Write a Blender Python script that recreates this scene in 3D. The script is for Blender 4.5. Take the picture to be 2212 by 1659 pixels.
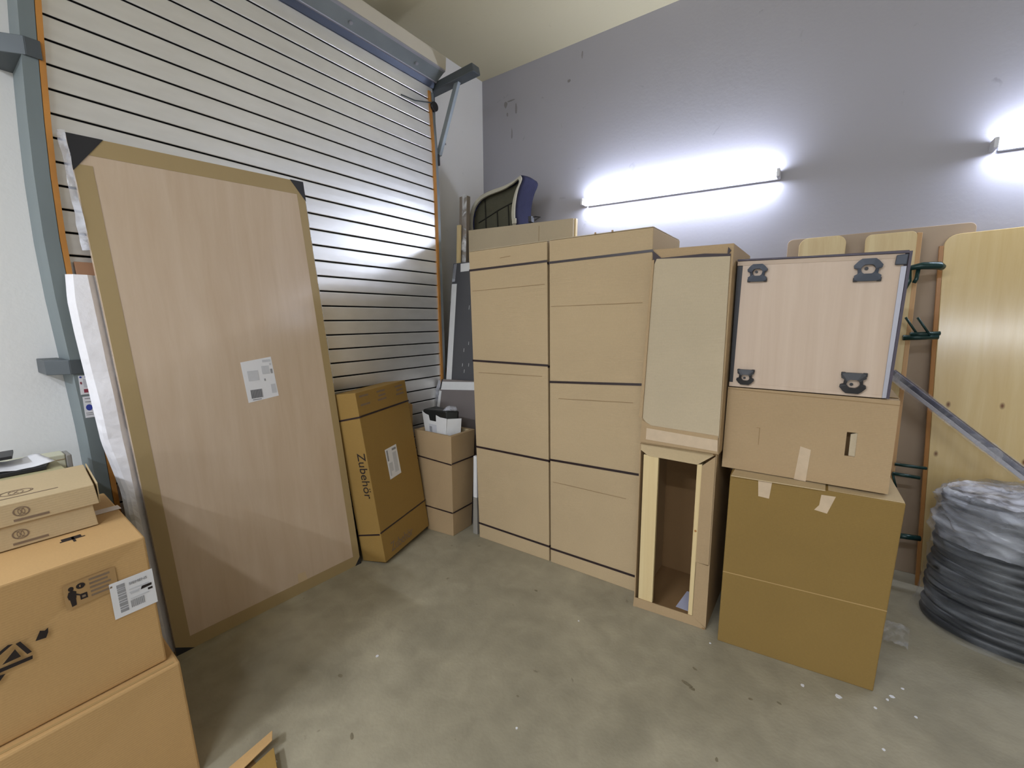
import bpy, bmesh, math, random
from mathutils import Vector, Matrix, noise
random.seed(7)
V = Vector
C = bpy.context.scene.collection
for o in list(bpy.data.objects): bpy.data.objects.remove(o)

# ------------------------------------------------------------------ camera
cam_d = bpy.data.cameras.new('camera'); cam = bpy.data.objects.new('camera', cam_d); C.objects.link(cam)
cam_d.sensor_fit = 'HORIZONTAL'; cam_d.sensor_width = 36.0
cam_d.lens = 36.0 * 940.0 / 2212.0
cam_d.clip_start = 0.05; cam_d.clip_end = 60
yaw, pitch, roll = -0.624, -0.1474, -0.0051
fwd = V((math.sin(yaw)*math.cos(pitch), math.cos(yaw)*math.cos(pitch), math.sin(pitch)))
rt = V((math.cos(yaw), -math.sin(yaw), 0)); up = rt.cross(fwd)
r2 = rt*math.cos(roll) + up*math.sin(roll); u2 = -rt*math.sin(roll) + up*math.cos(roll)
M = Matrix((r2, u2, -fwd)).transposed().to_4x4(); M.translation = V((0, 0, 1.6))
cam.matrix_world = M
bpy.context.scene.camera = cam

# ------------------------------------------------------------------ world, lights, exposure
sc = bpy.context.scene
w = bpy.data.worlds.new('world'); sc.world = w; w.use_nodes = True
w.node_tree.nodes['Background'].inputs[0].default_value = (0.8, 0.86, 1.0, 1)
w.node_tree.nodes['Background'].inputs[1].default_value = 0.02
sc.view_settings.view_transform = 'Standard'; sc.view_settings.look = 'None'
sc.view_settings.gamma = 1.0; sc.view_settings.use_curve_mapping = False
sc.view_settings.exposure = 0.0
sc.cycles.use_denoising = True
sc.cycles.max_bounces = 8; sc.cycles.diffuse_bounces = 4
sc.cycles.sample_clamp_indirect = 4.0
TUBE_W = 84.0          # emission strength of the visible tubes
BACK = 62.0            # watts of each unseen tube lamp in the rest of the room
def area(name, loc, rot, sx, sy, power, col):
    l = bpy.data.lights.new(name, 'AREA'); l.shape = 'RECTANGLE'; l.size = sx; l.size_y = sy
    l.energy = power; l.color = col
    o = bpy.data.objects.new(name, l); C.objects.link(o); o.location = loc; o.rotation_euler = rot
    return o
# ceiling tubes of the room, all outside the frame
for x, y, p in ((0.45, -1.8, 1.0), (-1.5, -3.0, 2.6)):
    area('ceiling_tube_light', (x, y, 3.60), (0, 0, 0), 1.4, 0.12, BACK*p, (0.93, 1.0, 1.12))

area('wall_tube_light', (2.4, -4.45, 2.25), (math.radians(90), 0, 0), 2.6, 0.13, 30, (0.95, 1.0, 1.08))

# ------------------------------------------------------------------ materials
def S(r, g, b):
    f = lambda c: (c/255/12.92) if c/255 <= 0.04045 else ((c/255+0.055)/1.055)**2.4
    return (f(r), f(g), f(b), 1)
def newmat(name):
    m = bpy.data.materials.new(name); m.use_nodes = True
    return m, m.node_tree.nodes, m.node_tree.links, m.node_tree.nodes['Principled BSDF']
def plain(name, col, rough=0.6, metal=0.0, var=0.06, scale=6.0, stretch=(1, 1, 1), bump=0.0, bscale=80.0, spec=0.5):
    """base colour with mild noise variation and optional fine relief"""
    m, N, L, P = newmat(name)
    tc = N.new('ShaderNodeTexCoord'); mp = N.new('ShaderNodeMapping'); mp.inputs['Scale'].default_value = stretch
    L.new(tc.outputs['Object'], mp.inputs['Vector'])
    nz = N.new('ShaderNodeTexNoise'); nz.inputs['Scale'].default_value = scale; nz.inputs['Detail'].default_value = 5
    L.new(mp.outputs[0], nz.inputs['Vector'])
    mx = N.new('ShaderNodeMix'); mx.data_type = 'RGBA'
    mx.inputs[6].default_value = tuple(c*(1-var*1.6) for c in col[:3]) + (1,)
    mx.inputs[7].default_value = tuple(min(1, c*(1+var*1.6)) for c in col[:3]) + (1,)
    L.new(nz.outputs['Fac'], mx.inputs[0]); L.new(mx.outputs[2], P.inputs['Base Color'])
    P.inputs['Roughness'].default_value = rough; P.inputs['Metallic'].default_value = metal
    P.inputs['Specular IOR Level'].default_value = spec
    if bump:
        n2 = N.new('ShaderNodeTexNoise'); n2.inputs['Scale'].default_value = bscale; n2.inputs['Detail'].default_value = 3
        L.new(mp.outputs[0], n2.inputs['Vector'])
        b = N.new('ShaderNodeBump'); b.inputs['Strength'].default_value = bump; b.inputs['Distance'].default_value = 0.01
        L.new(n2.outputs['Fac'], b.inputs['Height']); L.new(b.outputs[0], P.inputs['Normal'])
    return m
def cardboard(name, col, rough=0.78):
    """corrugated board: fine flute lines, speckle and large soft stains"""
    m, N, L, P = newmat(name)
    tc = N.new('ShaderNodeTexCoord')
    n1 = N.new('ShaderNodeTexNoise'); n1.inputs['Scale'].default_value = 2.2; n1.inputs['Detail'].default_value = 4
    n2 = N.new('ShaderNodeTexNoise'); n2.inputs['Scale'].default_value = 160; n2.inputs['Detail'].default_value = 2
    wv = N.new('ShaderNodeTexWave'); wv.wave_type = 'BANDS'; wv.bands_direction = 'Z'; wv.inputs['Scale'].default_value = 42
    for n in (n1, n2, wv): L.new(tc.outputs['Object'], n.inputs['Vector'])
    mx = N.new('ShaderNodeMix'); mx.data_type = 'RGBA'
    mx.inputs[6].default_value = tuple(c*0.88 for c in col[:3])+(1,); mx.inputs[7].default_value = tuple(c*1.10 for c in col[:3])+(1,)
    L.new(n1.outputs['Fac'], mx.inputs[0])
    m2 = N.new('ShaderNodeMix'); m2.data_type = 'RGBA'; m2.blend_type = 'MULTIPLY'; m2.inputs[0].default_value = 0.12
    L.new(mx.outputs[2], m2.inputs[6]); L.new(n2.outputs['Fac'], m2.inputs[7]); L.new(m2.outputs[2], P.inputs['Base Color'])
    b = N.new('ShaderNodeBump'); b.inputs['Strength'].default_value = 0.06; b.inputs['Distance'].default_value = 0.004
    L.new(wv.outputs['Fac'], b.inputs['Height']); L.new(b.outputs[0], P.inputs['Normal'])
    P.inputs['Roughness'].default_value = rough; P.inputs['Specular IOR Level'].default_value = 0.3
    return m
def wood(name, c1, c2, rough=0.4, axis='Z', knots=0.0, streak=7.0, long=0.35, bump=0.02, wv=0.0):
    m, N, L, P = newmat(name)
    tc = N.new('ShaderNodeTexCoord'); mp = N.new('ShaderNodeMapping')
    s = [streak]*3; s['XYZ'.index(axis)] = long; mp.inputs['Scale'].default_value = s
    L.new(tc.outputs['Object'], mp.inputs['Vector'])
    nz = N.new('ShaderNodeTexNoise'); nz.inputs['Scale'].default_value = 1.6; nz.inputs['Detail'].default_value = 8; nz.inputs['Roughness'].default_value = 0.6
    nz.inputs['Distortion'].default_value = 0.4
    L.new(mp.outputs[0], nz.inputs['Vector'])
    cr = N.new('ShaderNodeValToRGB'); cr.color_ramp.elements[0].position = 0.32; cr.color_ramp.elements[0].color = c1
    cr.color_ramp.elements[1].position = 0.68; cr.color_ramp.elements[1].color = c2
    L.new(nz.outputs['Fac'], cr.inputs[0]); out = cr.outputs[0]
    if knots:
        mp2 = N.new('ShaderNodeMapping'); s2 = [1.0]*3; s2['XYZ'.index(axis)] = 0.55; mp2.inputs['Scale'].default_value = s2
        L.new(tc.outputs['Object'], mp2.inputs['Vector'])
        vo = N.new('ShaderNodeTexVoronoi'); vo.inputs['Scale'].default_value = knots; vo.inputs['Randomness'].default_value = 1
        L.new(mp2.outputs[0], vo.inputs['Vector'])
        kr = N.new('ShaderNodeValToRGB'); kr.color_ramp.elements[0].position = 0.03; kr.color_ramp.elements[0].color = (1, 1, 1, 1)
        kr.color_ramp.elements[1].position = 0.10; kr.color_ramp.elements[1].color = (0, 0, 0, 1)
        L.new(vo.outputs['Distance'], kr.inputs[0])
        mx = N.new('ShaderNodeMix'); mx.data_type = 'RGBA'; mx.inputs[7].default_value = S(120, 78, 40)
        L.new(kr.outputs[0], mx.inputs[0]); L.new(out, mx.inputs[6]); out = mx.outputs[2]
    L.new(out, P.inputs['Base Color']); P.inputs['Roughness'].default_value = rough
    b = N.new('ShaderNodeBump'); b.inputs['Strength'].default_value = bump*10; b.inputs['Distance'].default_value = 0.002
    L.new(nz.outputs['Fac'], b.inputs['Height']); L.new(b.outputs[0], P.inputs['Normal'])
    return m
def film(name, col, amount=0.45, scale=14.0, stretch=(1, 1, 1), rough=0.18):
    """crumpled clear foil: transparent with milky streaks and gloss"""
    m, N, L, P = newmat(name)
    out = N['Material Output']
    tc = N.new('ShaderNodeTexCoord'); mp = N.new('ShaderNodeMapping'); mp.inputs['Scale'].default_value = stretch
    L.new(tc.outputs['Object'], mp.inputs['Vector'])
    nz = N.new('ShaderNodeTexNoise'); nz.inputs['Scale'].default_value = scale; nz.inputs['Detail'].default_value = 6; nz.inputs['Distortion'].default_value = 0.8
    L.new(mp.outputs[0], nz.inputs['Vector'])
    cr = N.new('ShaderNodeValToRGB'); cr.color_ramp.elements[0].position = 0.42; cr.color_ramp.elements[0].color = (amount*0.25,)*3+(1,)
    cr.color_ramp.elements[1].position = 0.72; cr.color_ramp.elements[1].color = (min(1, amount*1.9),)*3+(1,)
    L.new(nz.outputs['Fac'], cr.inputs[0])
    P.inputs['Base Color'].default_value = col; P.inputs['Roughness'].default_value = rough
    b = N.new('ShaderNodeBump'); b.inputs['Strength'].default_value = 0.6; b.inputs['Distance'].default_value = 0.02
    L.new(nz.outputs['Fac'], b.inputs['Height']); L.new(b.outputs[0], P.inputs['Normal'])
    tr = N.new('ShaderNodeBsdfTransparent'); mix = N.new('ShaderNodeMixShader')
    L.new(cr.outputs[0], mix.inputs[0]); L.new(tr.outputs[0], mix.inputs[1]); L.new(P.outputs[0], mix.inputs[2])
    L.new(mix.outputs[0], out.inputs['Surface'])
    return m
def emit(name, col, s):
    m, N, L, P = newmat(name)
    P.inputs['Base Color'].default_value = (1, 1, 1, 1); P.inputs['Emission Color'].default_value = col; P.inputs['Emission Strength'].default_value = s
    return m

CARD = cardboard('cardboard_kraft', S(195, 172, 136))
CARD_O = cardboard('cardboard_brown', S(143, 116, 64))
CARD_Y = cardboard('cardboard_ochre', S(158, 126, 68))
CARD_D = cardboard('cardboard_tan', S(200, 162, 110))
CARD_M = cardboard('cardboard_dull_tan', S(180, 154, 118))
CARD_G = cardboard('cardboard_greyish', S(193, 177, 149))
CARD_L = cardboard('cardboard_light_face', S(200, 178, 140))
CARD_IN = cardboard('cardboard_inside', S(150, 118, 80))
STRAP = plain('strap_plastic', S(46, 34, 36), 0.35, var=0.05)
BLACK = plain('black_plastic', S(38, 38, 42), 0.45, var=0.08)
GREYP = plain('foot_socket_plastic', S(66, 72, 84), 0.5, var=0.08)
DARK = plain('dark_gap', S(14, 12, 12), 0.9)
BEECH = wood('beech_veneer', S(206, 185, 162), S(196, 173, 148), 0.22, 'Z', streak=9, long=0.4, bump=0.003)
BEECH_L = wood('beech_light', S(205, 184, 164), S(193, 170, 148), 0.42, 'Z', streak=12, long=0.5)
KRAFT = plain('kraft_paper_tape', S(164, 142, 100), 0.55, var=0.05, scale=3, stretch=(1, 1, .3))
PINE = wood('pine_wood', S(228, 208, 160), S(214, 188, 138), 0.45, 'Z', knots=2.4, streak=16, long=0.5)
PINE_G = wood('pine_lacquered', S(224, 200, 148), S(214, 186, 130), 0.16, 'Z', knots=8.0, streak=12, long=0.4, bump=0.008)
PINE_G.node_tree.nodes['Principled BSDF'].inputs['Specular IOR Level'].default_value = 0.8
PINE_R = plain('pine_edge', S(172, 120, 62), 0.4, var=0.1, scale=12, stretch=(1, 1, .1))
TABLE_U = plain('tabletop_underside', S(176, 156, 134), 0.6, var=0.06, scale=3)
STEEL = plain('galvanised_steel', S(142, 150, 154), 0.45, 0.35, var=0.12, scale=7, bump=0.02)
STEEL_P = plain('painted_steel_post', S(122, 132, 134), 0.55, 0.2, var=0.10, scale=5, stretch=(1, 1, .4))
STEEL_D = plain('dark_steel', S(84, 90, 94), 0.5, 0.3, var=0.1)
SLAT = plain('shutter_slat_metal', S(244, 243, 240), 0.38, 0.64, var=0.09, scale=9, stretch=(1, .5, 1.5), bump=0.015, bscale=30)
CREAM = plain('cream_fascia', S(206, 198, 180), 0.6, var=0.04)
ORANGE = plain('orange_seal_strip', S(184, 126, 58), 0.7, var=0.28, scale=7, stretch=(1, 1, .6))
WHITE = plain('white_paper', S(228, 228, 232), 0.6, var=0.02)
TAPE_W = plain('white_tape', S(226, 226, 226), 0.5, var=0.04, scale=20)
FOAM = plain('white_foam_wrap', S(236, 234, 238), 0.5, var=0.05, scale=12, bump=0.35, bscale=26)
INK = plain('black_ink', S(34, 24, 22), 0.8)
INK_G = plain('grey_ink', S(128, 108, 88), 0.8, var=0.12, scale=30)
INK_M = plain('grey_print', S(150, 150, 154), 0.8, var=0.15, scale=60)
INK_L = plain('pale_grey_print', S(200, 201, 206), 0.8, var=0.05, scale=40)
BLUE = plain('blue_print', S(52, 66, 158), 0.6)
RED = plain('red_print', S(140, 52, 70), 0.6)
NAVY = plain('navy_fabric', S(36, 38, 66), 0.9, var=0.12, scale=20, bump=0.15, bscale=120)
OLIVE_F = plain('quilted_olive_lining', S(84, 82, 66), 0.85, var=0.12, scale=12, bump=0.2, bscale=60)
BEIGE_F = plain('beige_piping_fabric', S(188, 184, 168), 0.8, var=0.06, scale=20)
GREYB = plain('dark_grey_board', S(78, 78, 82), 0.5, var=0.08, scale=3)
GREYB2 = plain('mid_grey_board', S(124, 116, 114), 0.5, var=0.06, scale=3)
GREEN = plain('dark_green_enamel', S(24, 56, 54), 0.28, 0.2)
OLIVEC = plain('olive_carton', S(176, 168, 128), 0.6, var=0.05)
CREAMC = plain('pale_cream_carton', S(206, 204, 180), 0.6, var=0.03)
TAPE_B = plain('parcel_tape', S(202, 180, 152), 0.3, var=0.08, scale=30)
FILM = film('stretch_film', S(214, 220, 228), 0.11, 3.0, (1.0, 1.0, 4.5), 0.12)
FILM_M = film('stretch_film_milky', S(206, 210, 220), 0.38, 3.0, (1.2, 1.2, 3.5), 0.2)
FILM_R = film('rail_film', S(210, 210, 216), 0.28, 12.0)
FILM_T = film('stretch_film_bunched', S(214, 216, 226), 0.85, 6.0, (1.4, 1.4, 1.4), 0.2)
FILM_C = film('clear_bag_film', S(230, 230, 232), 0.5, 14.0)
RUBBER = plain('black_hose_rubber', S(26, 28, 32), 0.42, var=0.25, scale=9, stretch=(1, 1, 4))
SILVER = plain('silver_profile', S(168, 168, 178), 0.4, 0.3, var=0.04)
TUBE = emit('lit_fluorescent_tube', (0.88, 0.96, 1.16, 1), TUBE_W)
LAMP_W = plain('lamp_batten_white', S(226, 228, 238), 0.5, var=0.02)

def wall_mat(name, col, spots=0.5):
    m, N, L, P = newmat(name)
    tc = N.new('ShaderNodeTexCoord')
    a = N.new('ShaderNodeTexNoise'); a.inputs['Scale'].default_value = 0.9; a.inputs['Detail'].default_value = 3
    s = N.new('ShaderNodeTexNoise'); s.inputs['Scale'].default_value = 7.5; s.inputs['Detail'].default_value = 7; s.inputs['Distortion'].default_value = 1.2
    f = N.new('ShaderNodeTexNoise'); f.inputs['Scale'].default_value = 45
    for n in (a, s, f): L.new(tc.outputs['Object'], n.inputs['Vector'])
    mx = N.new('ShaderNodeMix'); mx.data_type = 'RGBA'
    mx.inputs[6].default_value = tuple(c*0.93 for c in col[:3])+(1,); mx.inputs[7].default_value = tuple(min(1, c*1.04) for c in col[:3])+(1,)
    L.new(a.outputs['Fac'], mx.inputs[0])
    r = N.new('ShaderNodeValToRGB'); r.color_ramp.elements[0].position = 0.70; r.color_ramp.elements[0].color = (0, 0, 0, 1)
    r.color_ramp.elements[1].position = 0.78; r.color_ramp.elements[1].color = (spots,)*3+(1,)
    L.new(s.outputs['Fac'], r.inputs[0])
    m2 = N.new('ShaderNodeMix'); m2.data_type = 'RGBA'; m2.inputs[7].default_value = tuple(c*0.55 for c in col[:3])+(1,)
    L.new(r.outputs[0], m2.inputs[0]); L.new(mx.outputs[2], m2.inputs[6]); L.new(m2.outputs[2], P.inputs['Base Color'])
    b = N.new('ShaderNodeBump'); b.inputs['Strength'].default_value = 0.08; b.inputs['Distance'].default_value = 0.01
    L.new(f.outputs['Fac'], b.inputs['Height']); L.new(b.outputs[0], P.inputs['Normal'])
    P.inputs['Roughness'].default_value = 0.85; P.inputs['Specular IOR Level'].default_value = 0.25
    return m
WALL = wall_mat('painted_wall', S(238, 236, 234))
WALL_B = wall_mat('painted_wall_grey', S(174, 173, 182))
CEIL = wall_mat('painted_ceiling', S(198, 189, 160))
def floor_mat():
    m, N, L, P = newmat('concrete_floor')
    tc = N.new('ShaderNodeTexCoord')
    def nz(sc_, d, dist=0):
        n = N.new('ShaderNodeTexNoise'); n.inputs['Scale'].default_value = sc_; n.inputs['Detail'].default_value = d; n.inputs['Distortion'].default_value = dist
        L.new(tc.outputs['Object'], n.inputs['Vector']); return n
    a = nz(1.4, 6, .6); b = nz(9, 6, .5); s = nz(13, 3, .3); g = nz(70, 4)
    r1 = N.new('ShaderNodeValToRGB'); e = r1.color_ramp.elements
    e[0].position = .35; e[0].color = S(148, 141, 121); e[1].position = .68; e[1].color = S(172, 164, 142)
    L.new(a.outputs['Fac'], r1.inputs[0])
    r2_ = N.new('ShaderNodeValToRGB'); e = r2_.color_ramp.elements; e[0].position = .3; e[0].color = (.86,)*3+(1,); e[1].position = .7; e[1].color = (1.06,)*3+(1,)
    L.new(b.outputs['Fac'], r2_.inputs[0])
    mu = N.new('ShaderNodeMix'); mu.data_type = 'RGBA'; mu.blend_type = 'MULTIPLY'; mu.inputs[0].default_value = 1
    L.new(r1.outputs[0], mu.inputs[6]); L.new(r2_.outputs[0], mu.inputs[7])
    r3 = N.new('ShaderNodeValToRGB'); e = r3.color_ramp.elements; e[0].position = .715; e[0].color = (0, 0, 0, 1); e[1].position = .77; e[1].color = (.6,)*3+(1,)
    L.new(s.outputs['Fac'], r3.inputs[0])
    m2 = N.new('ShaderNodeMix'); m2.data_type = 'RGBA'; m2.inputs[7].default_value = S(92, 84, 66)
    L.new(r3.outputs[0], m2.inputs[0]); L.new(mu.outputs[2], m2.inputs[6]); L.new(m2.outputs[2], P.inputs['Base Color'])
    bp = N.new('ShaderNodeBump'); bp.inputs['Strength'].default_value = .12; bp.inputs['Distance'].default_value = .01
    L.new(g.outputs['Fac'], bp.inputs['Height']); L.new(bp.outputs[0], P.inputs['Normal'])
    P.inputs['Roughness'].default_value = .62; P.inputs['Specular IOR Level'].default_value = .35
    return m
FLOOR = floor_mat()

# ------------------------------------------------------------------ mesh helpers
class MB:
    def __init__(s): s.v = []; s.f = []
    def add(s, vs, fs):
        n = len(s.v); s.v += [V(p) for p in vs]; s.f += [[i+n for i in f] for f in fs]; return s
    def hexa(s, c):    # c: bottom BL,BR,back-R,back-L then top the same
        return s.add(c, [(3, 2, 1, 0), (4, 5, 6, 7), (0, 1, 5, 4), (1, 2, 6, 5), (2, 3, 7, 6), (3, 0, 4, 7)])
    def box(s, lo, hi):
        (a, b, c), (d, e, f) = lo, hi
        return s.hexa([(a, b, c), (d, b, c), (d, e, c), (a, e, c), (a, b, f), (d, b, f), (d, e, f), (a, e, f)])
    def prism(s, poly, ext):   # planar polygon (3D points) extruded by the vector ext
        n = len(poly); ext = V(ext); vs = [V(p) for p in poly]
        return s.add(vs + [p+ext for p in vs], [list(range(n))[::-1], list(range(n, 2*n))] + [(i, (i+1) % n, n+(i+1) % n, n+i) for i in range(n)])
    def quad(s, p, t=0.0012):  # thin plate, p: four corners, thickness t along its own normal
        p = [V(q) for q in p]; n = (p[1]-p[0]).cross(p[3]-p[0]).normalized()
        return s.prism(p, n*t)
    def tube(s, path, r, seg=10, closed=False, cap=True):
        path = [V(p) for p in path]; n = len(path); rings = []
        ref = None
        for i, p in enumerate(path):
            a = path[i-1] if (i or closed) else p; b = path[(i+1) % n] if (i < n-1 or closed) else p
            t = (b-a).normalized()
            if ref is None: ref = t.orthogonal().normalized()
            ref = (ref - t*ref.dot(t)).normalized(); bi = t.cross(ref)
            rr = r[i] if isinstance(r, (list, tuple)) else r
            rings.append([p + (ref*math.cos(2*math.pi*k/seg) + bi*math.sin(2*math.pi*k/seg))*rr for k in range(seg)])
        vs = [q for ring in rings for q in ring]; fs = []
        for i in range(n if closed else n-1):
            j = (i+1) % n
            for k in range(seg): fs.append((i*seg+k, i*seg+(k+1) % seg, j*seg+(k+1) % seg, j*seg+k))
        if cap and not closed: fs += [list(range(seg))[::-1], [(n-1)*seg+k for k in range(seg)]]
        return s.add(vs, fs)
def origin(o):
    while o.parent: o = o.parent
    return o.location.copy()
def part(name, mb, mat, parent=None, bevel=0.0, smooth=False, label=None, kind=None):
    me = bpy.data.meshes.new(name)
    off = origin(parent) if parent else V((0, 0, 0))
    me.from_pydata([p-off for p in mb.v], [], mb.f); me.materials.append(mat)
    bm = bmesh.new(); bm.from_mesh(me); bmesh.ops.recalc_face_normals(bm, faces=bm.faces); bm.to_mesh(me); bm.free()
    if smooth:
        for p in me.polygons: p.use_smooth = True
    o = bpy.data.objects.new(name, me); C.objects.link(o); o.parent = parent
    if bevel:
        b = o.modifiers.new('bevel', 'BEVEL'); b.width = bevel; b.segments = 2; b.limit_method = 'ANGLE'
    if label: o['label'] = label
    if kind: o['kind'] = kind
    return o
def thing(name, label, cat, loc, group=None):
    o = bpy.data.objects.new(name, None); C.objects.link(o); o.location = loc; o.empty_display_size = 0.1
    o['label'] = label; o['category'] = cat
    if group: o['group'] = group
    return o
def solo(name, mb, mat, label, cat, bevel=0.0, smooth=False, group=None):
    """a thing that is one mesh, its origin at its base"""
    lo = V((sum(p.x for p in mb.v)/len(mb.v), sum(p.y for p in mb.v)/len(mb.v), min(p.z for p in mb.v)))
    mb.v = [p-lo for p in mb.v]
    o = part(name, mb, mat, None, bevel, smooth); o.location = lo; o['label'] = label; o['category'] = cat
    if group: o['group'] = group
    return o
def structure(name, mb, mat, label=None):
    o = part(name, mb, mat); o['kind'] = 'structure'
    if label: o['label'] = label
    return o
def FP(c, u, h, off=0.0):
    """point on the front face of a hexahedron, u and h in metres from its lower left corner"""
    bl, br, tl, tr = V(c[0]), V(c[1]), V(c[4]), V(c[5])
    W = (br-bl).length; H = (tl-bl).length; a = u/W; b = h/H
    p = bl*(1-a)*(1-b) + br*a*(1-b) + tl*(1-a)*b + tr*a*b
    n = (br-bl).cross(tl-bl).normalized()
    return p + n*off
def plate(c, u0, h0, u1, h1, t=0.001, off=0.0005, mb=None):
    mb = mb or MB()
    return mb.quad([FP(c, u0, h0, off), FP(c, u1, h0, off), FP(c, u1, h1, off), FP(c, u0, h1, off)], t)
def poly_on(c, pts, t=0.001, off=0.0005, mb=None):
    mb = mb or MB(); p = [FP(c, u, h, off) for u, h in pts]
    n = (V(c[1])-V(c[0])).cross(V(c[4])-V(c[0])).normalized()
    return mb.prism(p, n*t)
def side(c):           # the right-hand side of a hexahedron seen as its own front
    return [c[1], c[2], c[3], c[0], c[5], c[6], c[7], c[4]]
def lside(c):
    return [c[3], c[0], c[1], c[2], c[7], c[4], c[5], c[6]]
def topface(c):
    return [c[4], c[5], c[1], c[0], c[7], c[6], c[2], c[3]]
def strap(c, hs, wd, mat, parent, sides='flr', t=0.0022, off=.0002):
    """a packing band round the carton at height hs (left, right)"""
    mb = MB(); h0, h1 = hs if isinstance(hs, (tuple, list)) else (hs, hs)
    W = (V(c[1])-V(c[0])).length
    def band(cc, a, b):
        Wc = (V(cc[1])-V(cc[0])).length
        mb.quad([FP(cc, -0.002, a, off), FP(cc, Wc+.002, b, off), FP(cc, Wc+.002, b+wd, off), FP(cc, -0.002, a+wd, off)], t)
    band(c, h0, h1)
    if 'r' in sides: band(side(c), h1, h1)
    if 'l' in sides: band(lside(c), h0, h0)
    return part('strap', mb, mat, parent)
def text_on(txt, o3, ux, uy, size, mat, parent, name='lettering'):
    cu = bpy.data.curves.new(name, 'FONT'); cu.body = txt; cu.size = size; cu.extrude = 0.0005
    tmp = bpy.data.objects.new(name, cu); C.objects.link(tmp)
    dg = bpy.context.evaluated_depsgraph_get(); me = bpy.data.meshes.new_from_object(tmp.evaluated_get(dg))
    bpy.data.objects.remove(tmp)
    ux, uy = V(ux).normalized(), V(uy).normalized(); n = ux.cross(uy); off = origin(parent)
    for v in me.vertices:
        x, y, z = v.co; v.co = V(o3) + ux*x + uy*y + n*(z+0.0008) - off
    me.materials.clear(); me.materials.append(mat); me.name = name
    o = bpy.data.objects.new(name, me); C.objects.link(o); o.parent = parent
    return o
def text_fit(txt, o3, ux, uy, width, height, mat, parent, name='lettering'):
    o = text_on(txt, (0, 0, 0), (1, 0, 0), (0, 1, 0), 1.0, mat, parent, name)
    off = origin(parent); me = o.data
    xs = [v.co.x+off.x for v in me.vertices]; ys = [v.co.y+off.y for v in me.vertices]
    x0, x1, y0, y1 = min(xs), max(xs), min(ys), max(ys)
    ux, uy = V(ux).normalized(), V(uy).normalized(); n = ux.cross(uy)
    for v in me.vertices:
        x, y, z = v.co.x+off.x, v.co.y+off.y, v.co.z+off.z
        v.co = V(o3) + ux*((x-x0)/(x1-x0)*width) + uy*((y-y0)/(y1-y0)*height) + n*(0.0006 + (0.0008 if z > 0.0008 else 0)) - off
    return o

# ------------------------------------------------------------------ room shell
XW, YW, ZC = -2.90, 3.56, 3.87          # shutter wall, lamp wall, ceiling
XR, YB = 5.2, -4.6
structure('floor', MB().box((XW-.2, YB-.2, -.15), (XR+.2, YW+.2, 0)), FLOOR, 'greyish olive concrete floor with spots and dust')
structure('ceiling', MB().box((XW-.2, YB-.2, ZC), (XR+.2, YW+.2, ZC+.15)), CEIL, 'beige painted ceiling')
structure('wall_left', MB().box((XW-.2, YB-.2, 0), (XW, YW+.2, ZC)), WALL, 'white wall carrying the roller shutter')
structure('wall_back', MB().box((XW, YW, 0), (XR, YW+.2, ZC)), WALL_B, 'white wall with the fluorescent tubes')
structure('wall_right', MB().box((XR, YB, 0), (XR+.2, YW, ZC)), WALL)
structure('wall_front', MB().box((XW, YB-.2, 0), (XR, YB, ZC)), WALL)
structure('trim_1', MB().box((-.42, YW-.004, .3), (.615, YW, 2.315)), WALL_B, 'flat repainted patch on the back wall')
# scuffs on the two walls
for nm, lst in (('wall_scuff', [(-2.62, 3.59, .025, .03), (-2.56, 3.61, .05, .008), (-2.5, 3.53, .012, .05), (-2.55, 3.32, .008, .05), (-1.83, 3.76, .008, .03), (-1.95, 3.60, .02, .012), (-2.6, 3.50, .01, .02)]),):
    mb = MB()
    for x, z, a, b in lst:
        pts = [(x+a*(.7+.5*random.random())*math.cos(t*math.pi/4), YW-.0005, z+b*(.7+.5*random.random())*math.sin(t*math.pi/4)) for t in range(8)]
        mb.prism(pts, (0, -.0006, 0))
    for y, z, a, b in ((3.0, 3.22, .012, .05), (3.02, 3.15, .02, .012)):
        pts = [(XW+.0005, y+a*math.cos(t*math.pi/4), z+b*math.sin(t*math.pi/4)) for t in range(8)]
        mb.prism(pts, (.0006, 0, 0))
    o = part(nm, mb, plain('scuff_grey', S(142, 140, 142), .9, var=.2, scale=20), bpy.data.objects['wall_back'], kind='stuff')

mb = MB()
for x, y, a, b, t0 in ((-.375, 1.835, .030, .012, .5), (-.350, 1.822, .014, .010, 0), (-.368, 1.944, .012, .008, .4), (-.137, 1.911, .009, .007, 0), (-.036, 1.958, .010, .006, .3), (-1.282, 2.015, .012, .008, 0), (-1.372, .828, .016, .010, .7), (-1.67, .971, .014, .009, 0), (-.95, 1.35, .007, .005, 0), (-.2, 1.55, .006, .009, .2)):
    mb.prism([(x+a*(.75+.4*random.random())*math.cos(t0+t*math.pi/5), y+b*(.75+.4*random.random())*math.sin(t*math.pi/5), .0002) for t in range(10)], (0, 0, .0005))
part('floor_stain', mb, plain('stain_brown', S(122, 113, 92), .7, var=.25, scale=60), bpy.data.objects['floor'], kind='stuff')

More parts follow.
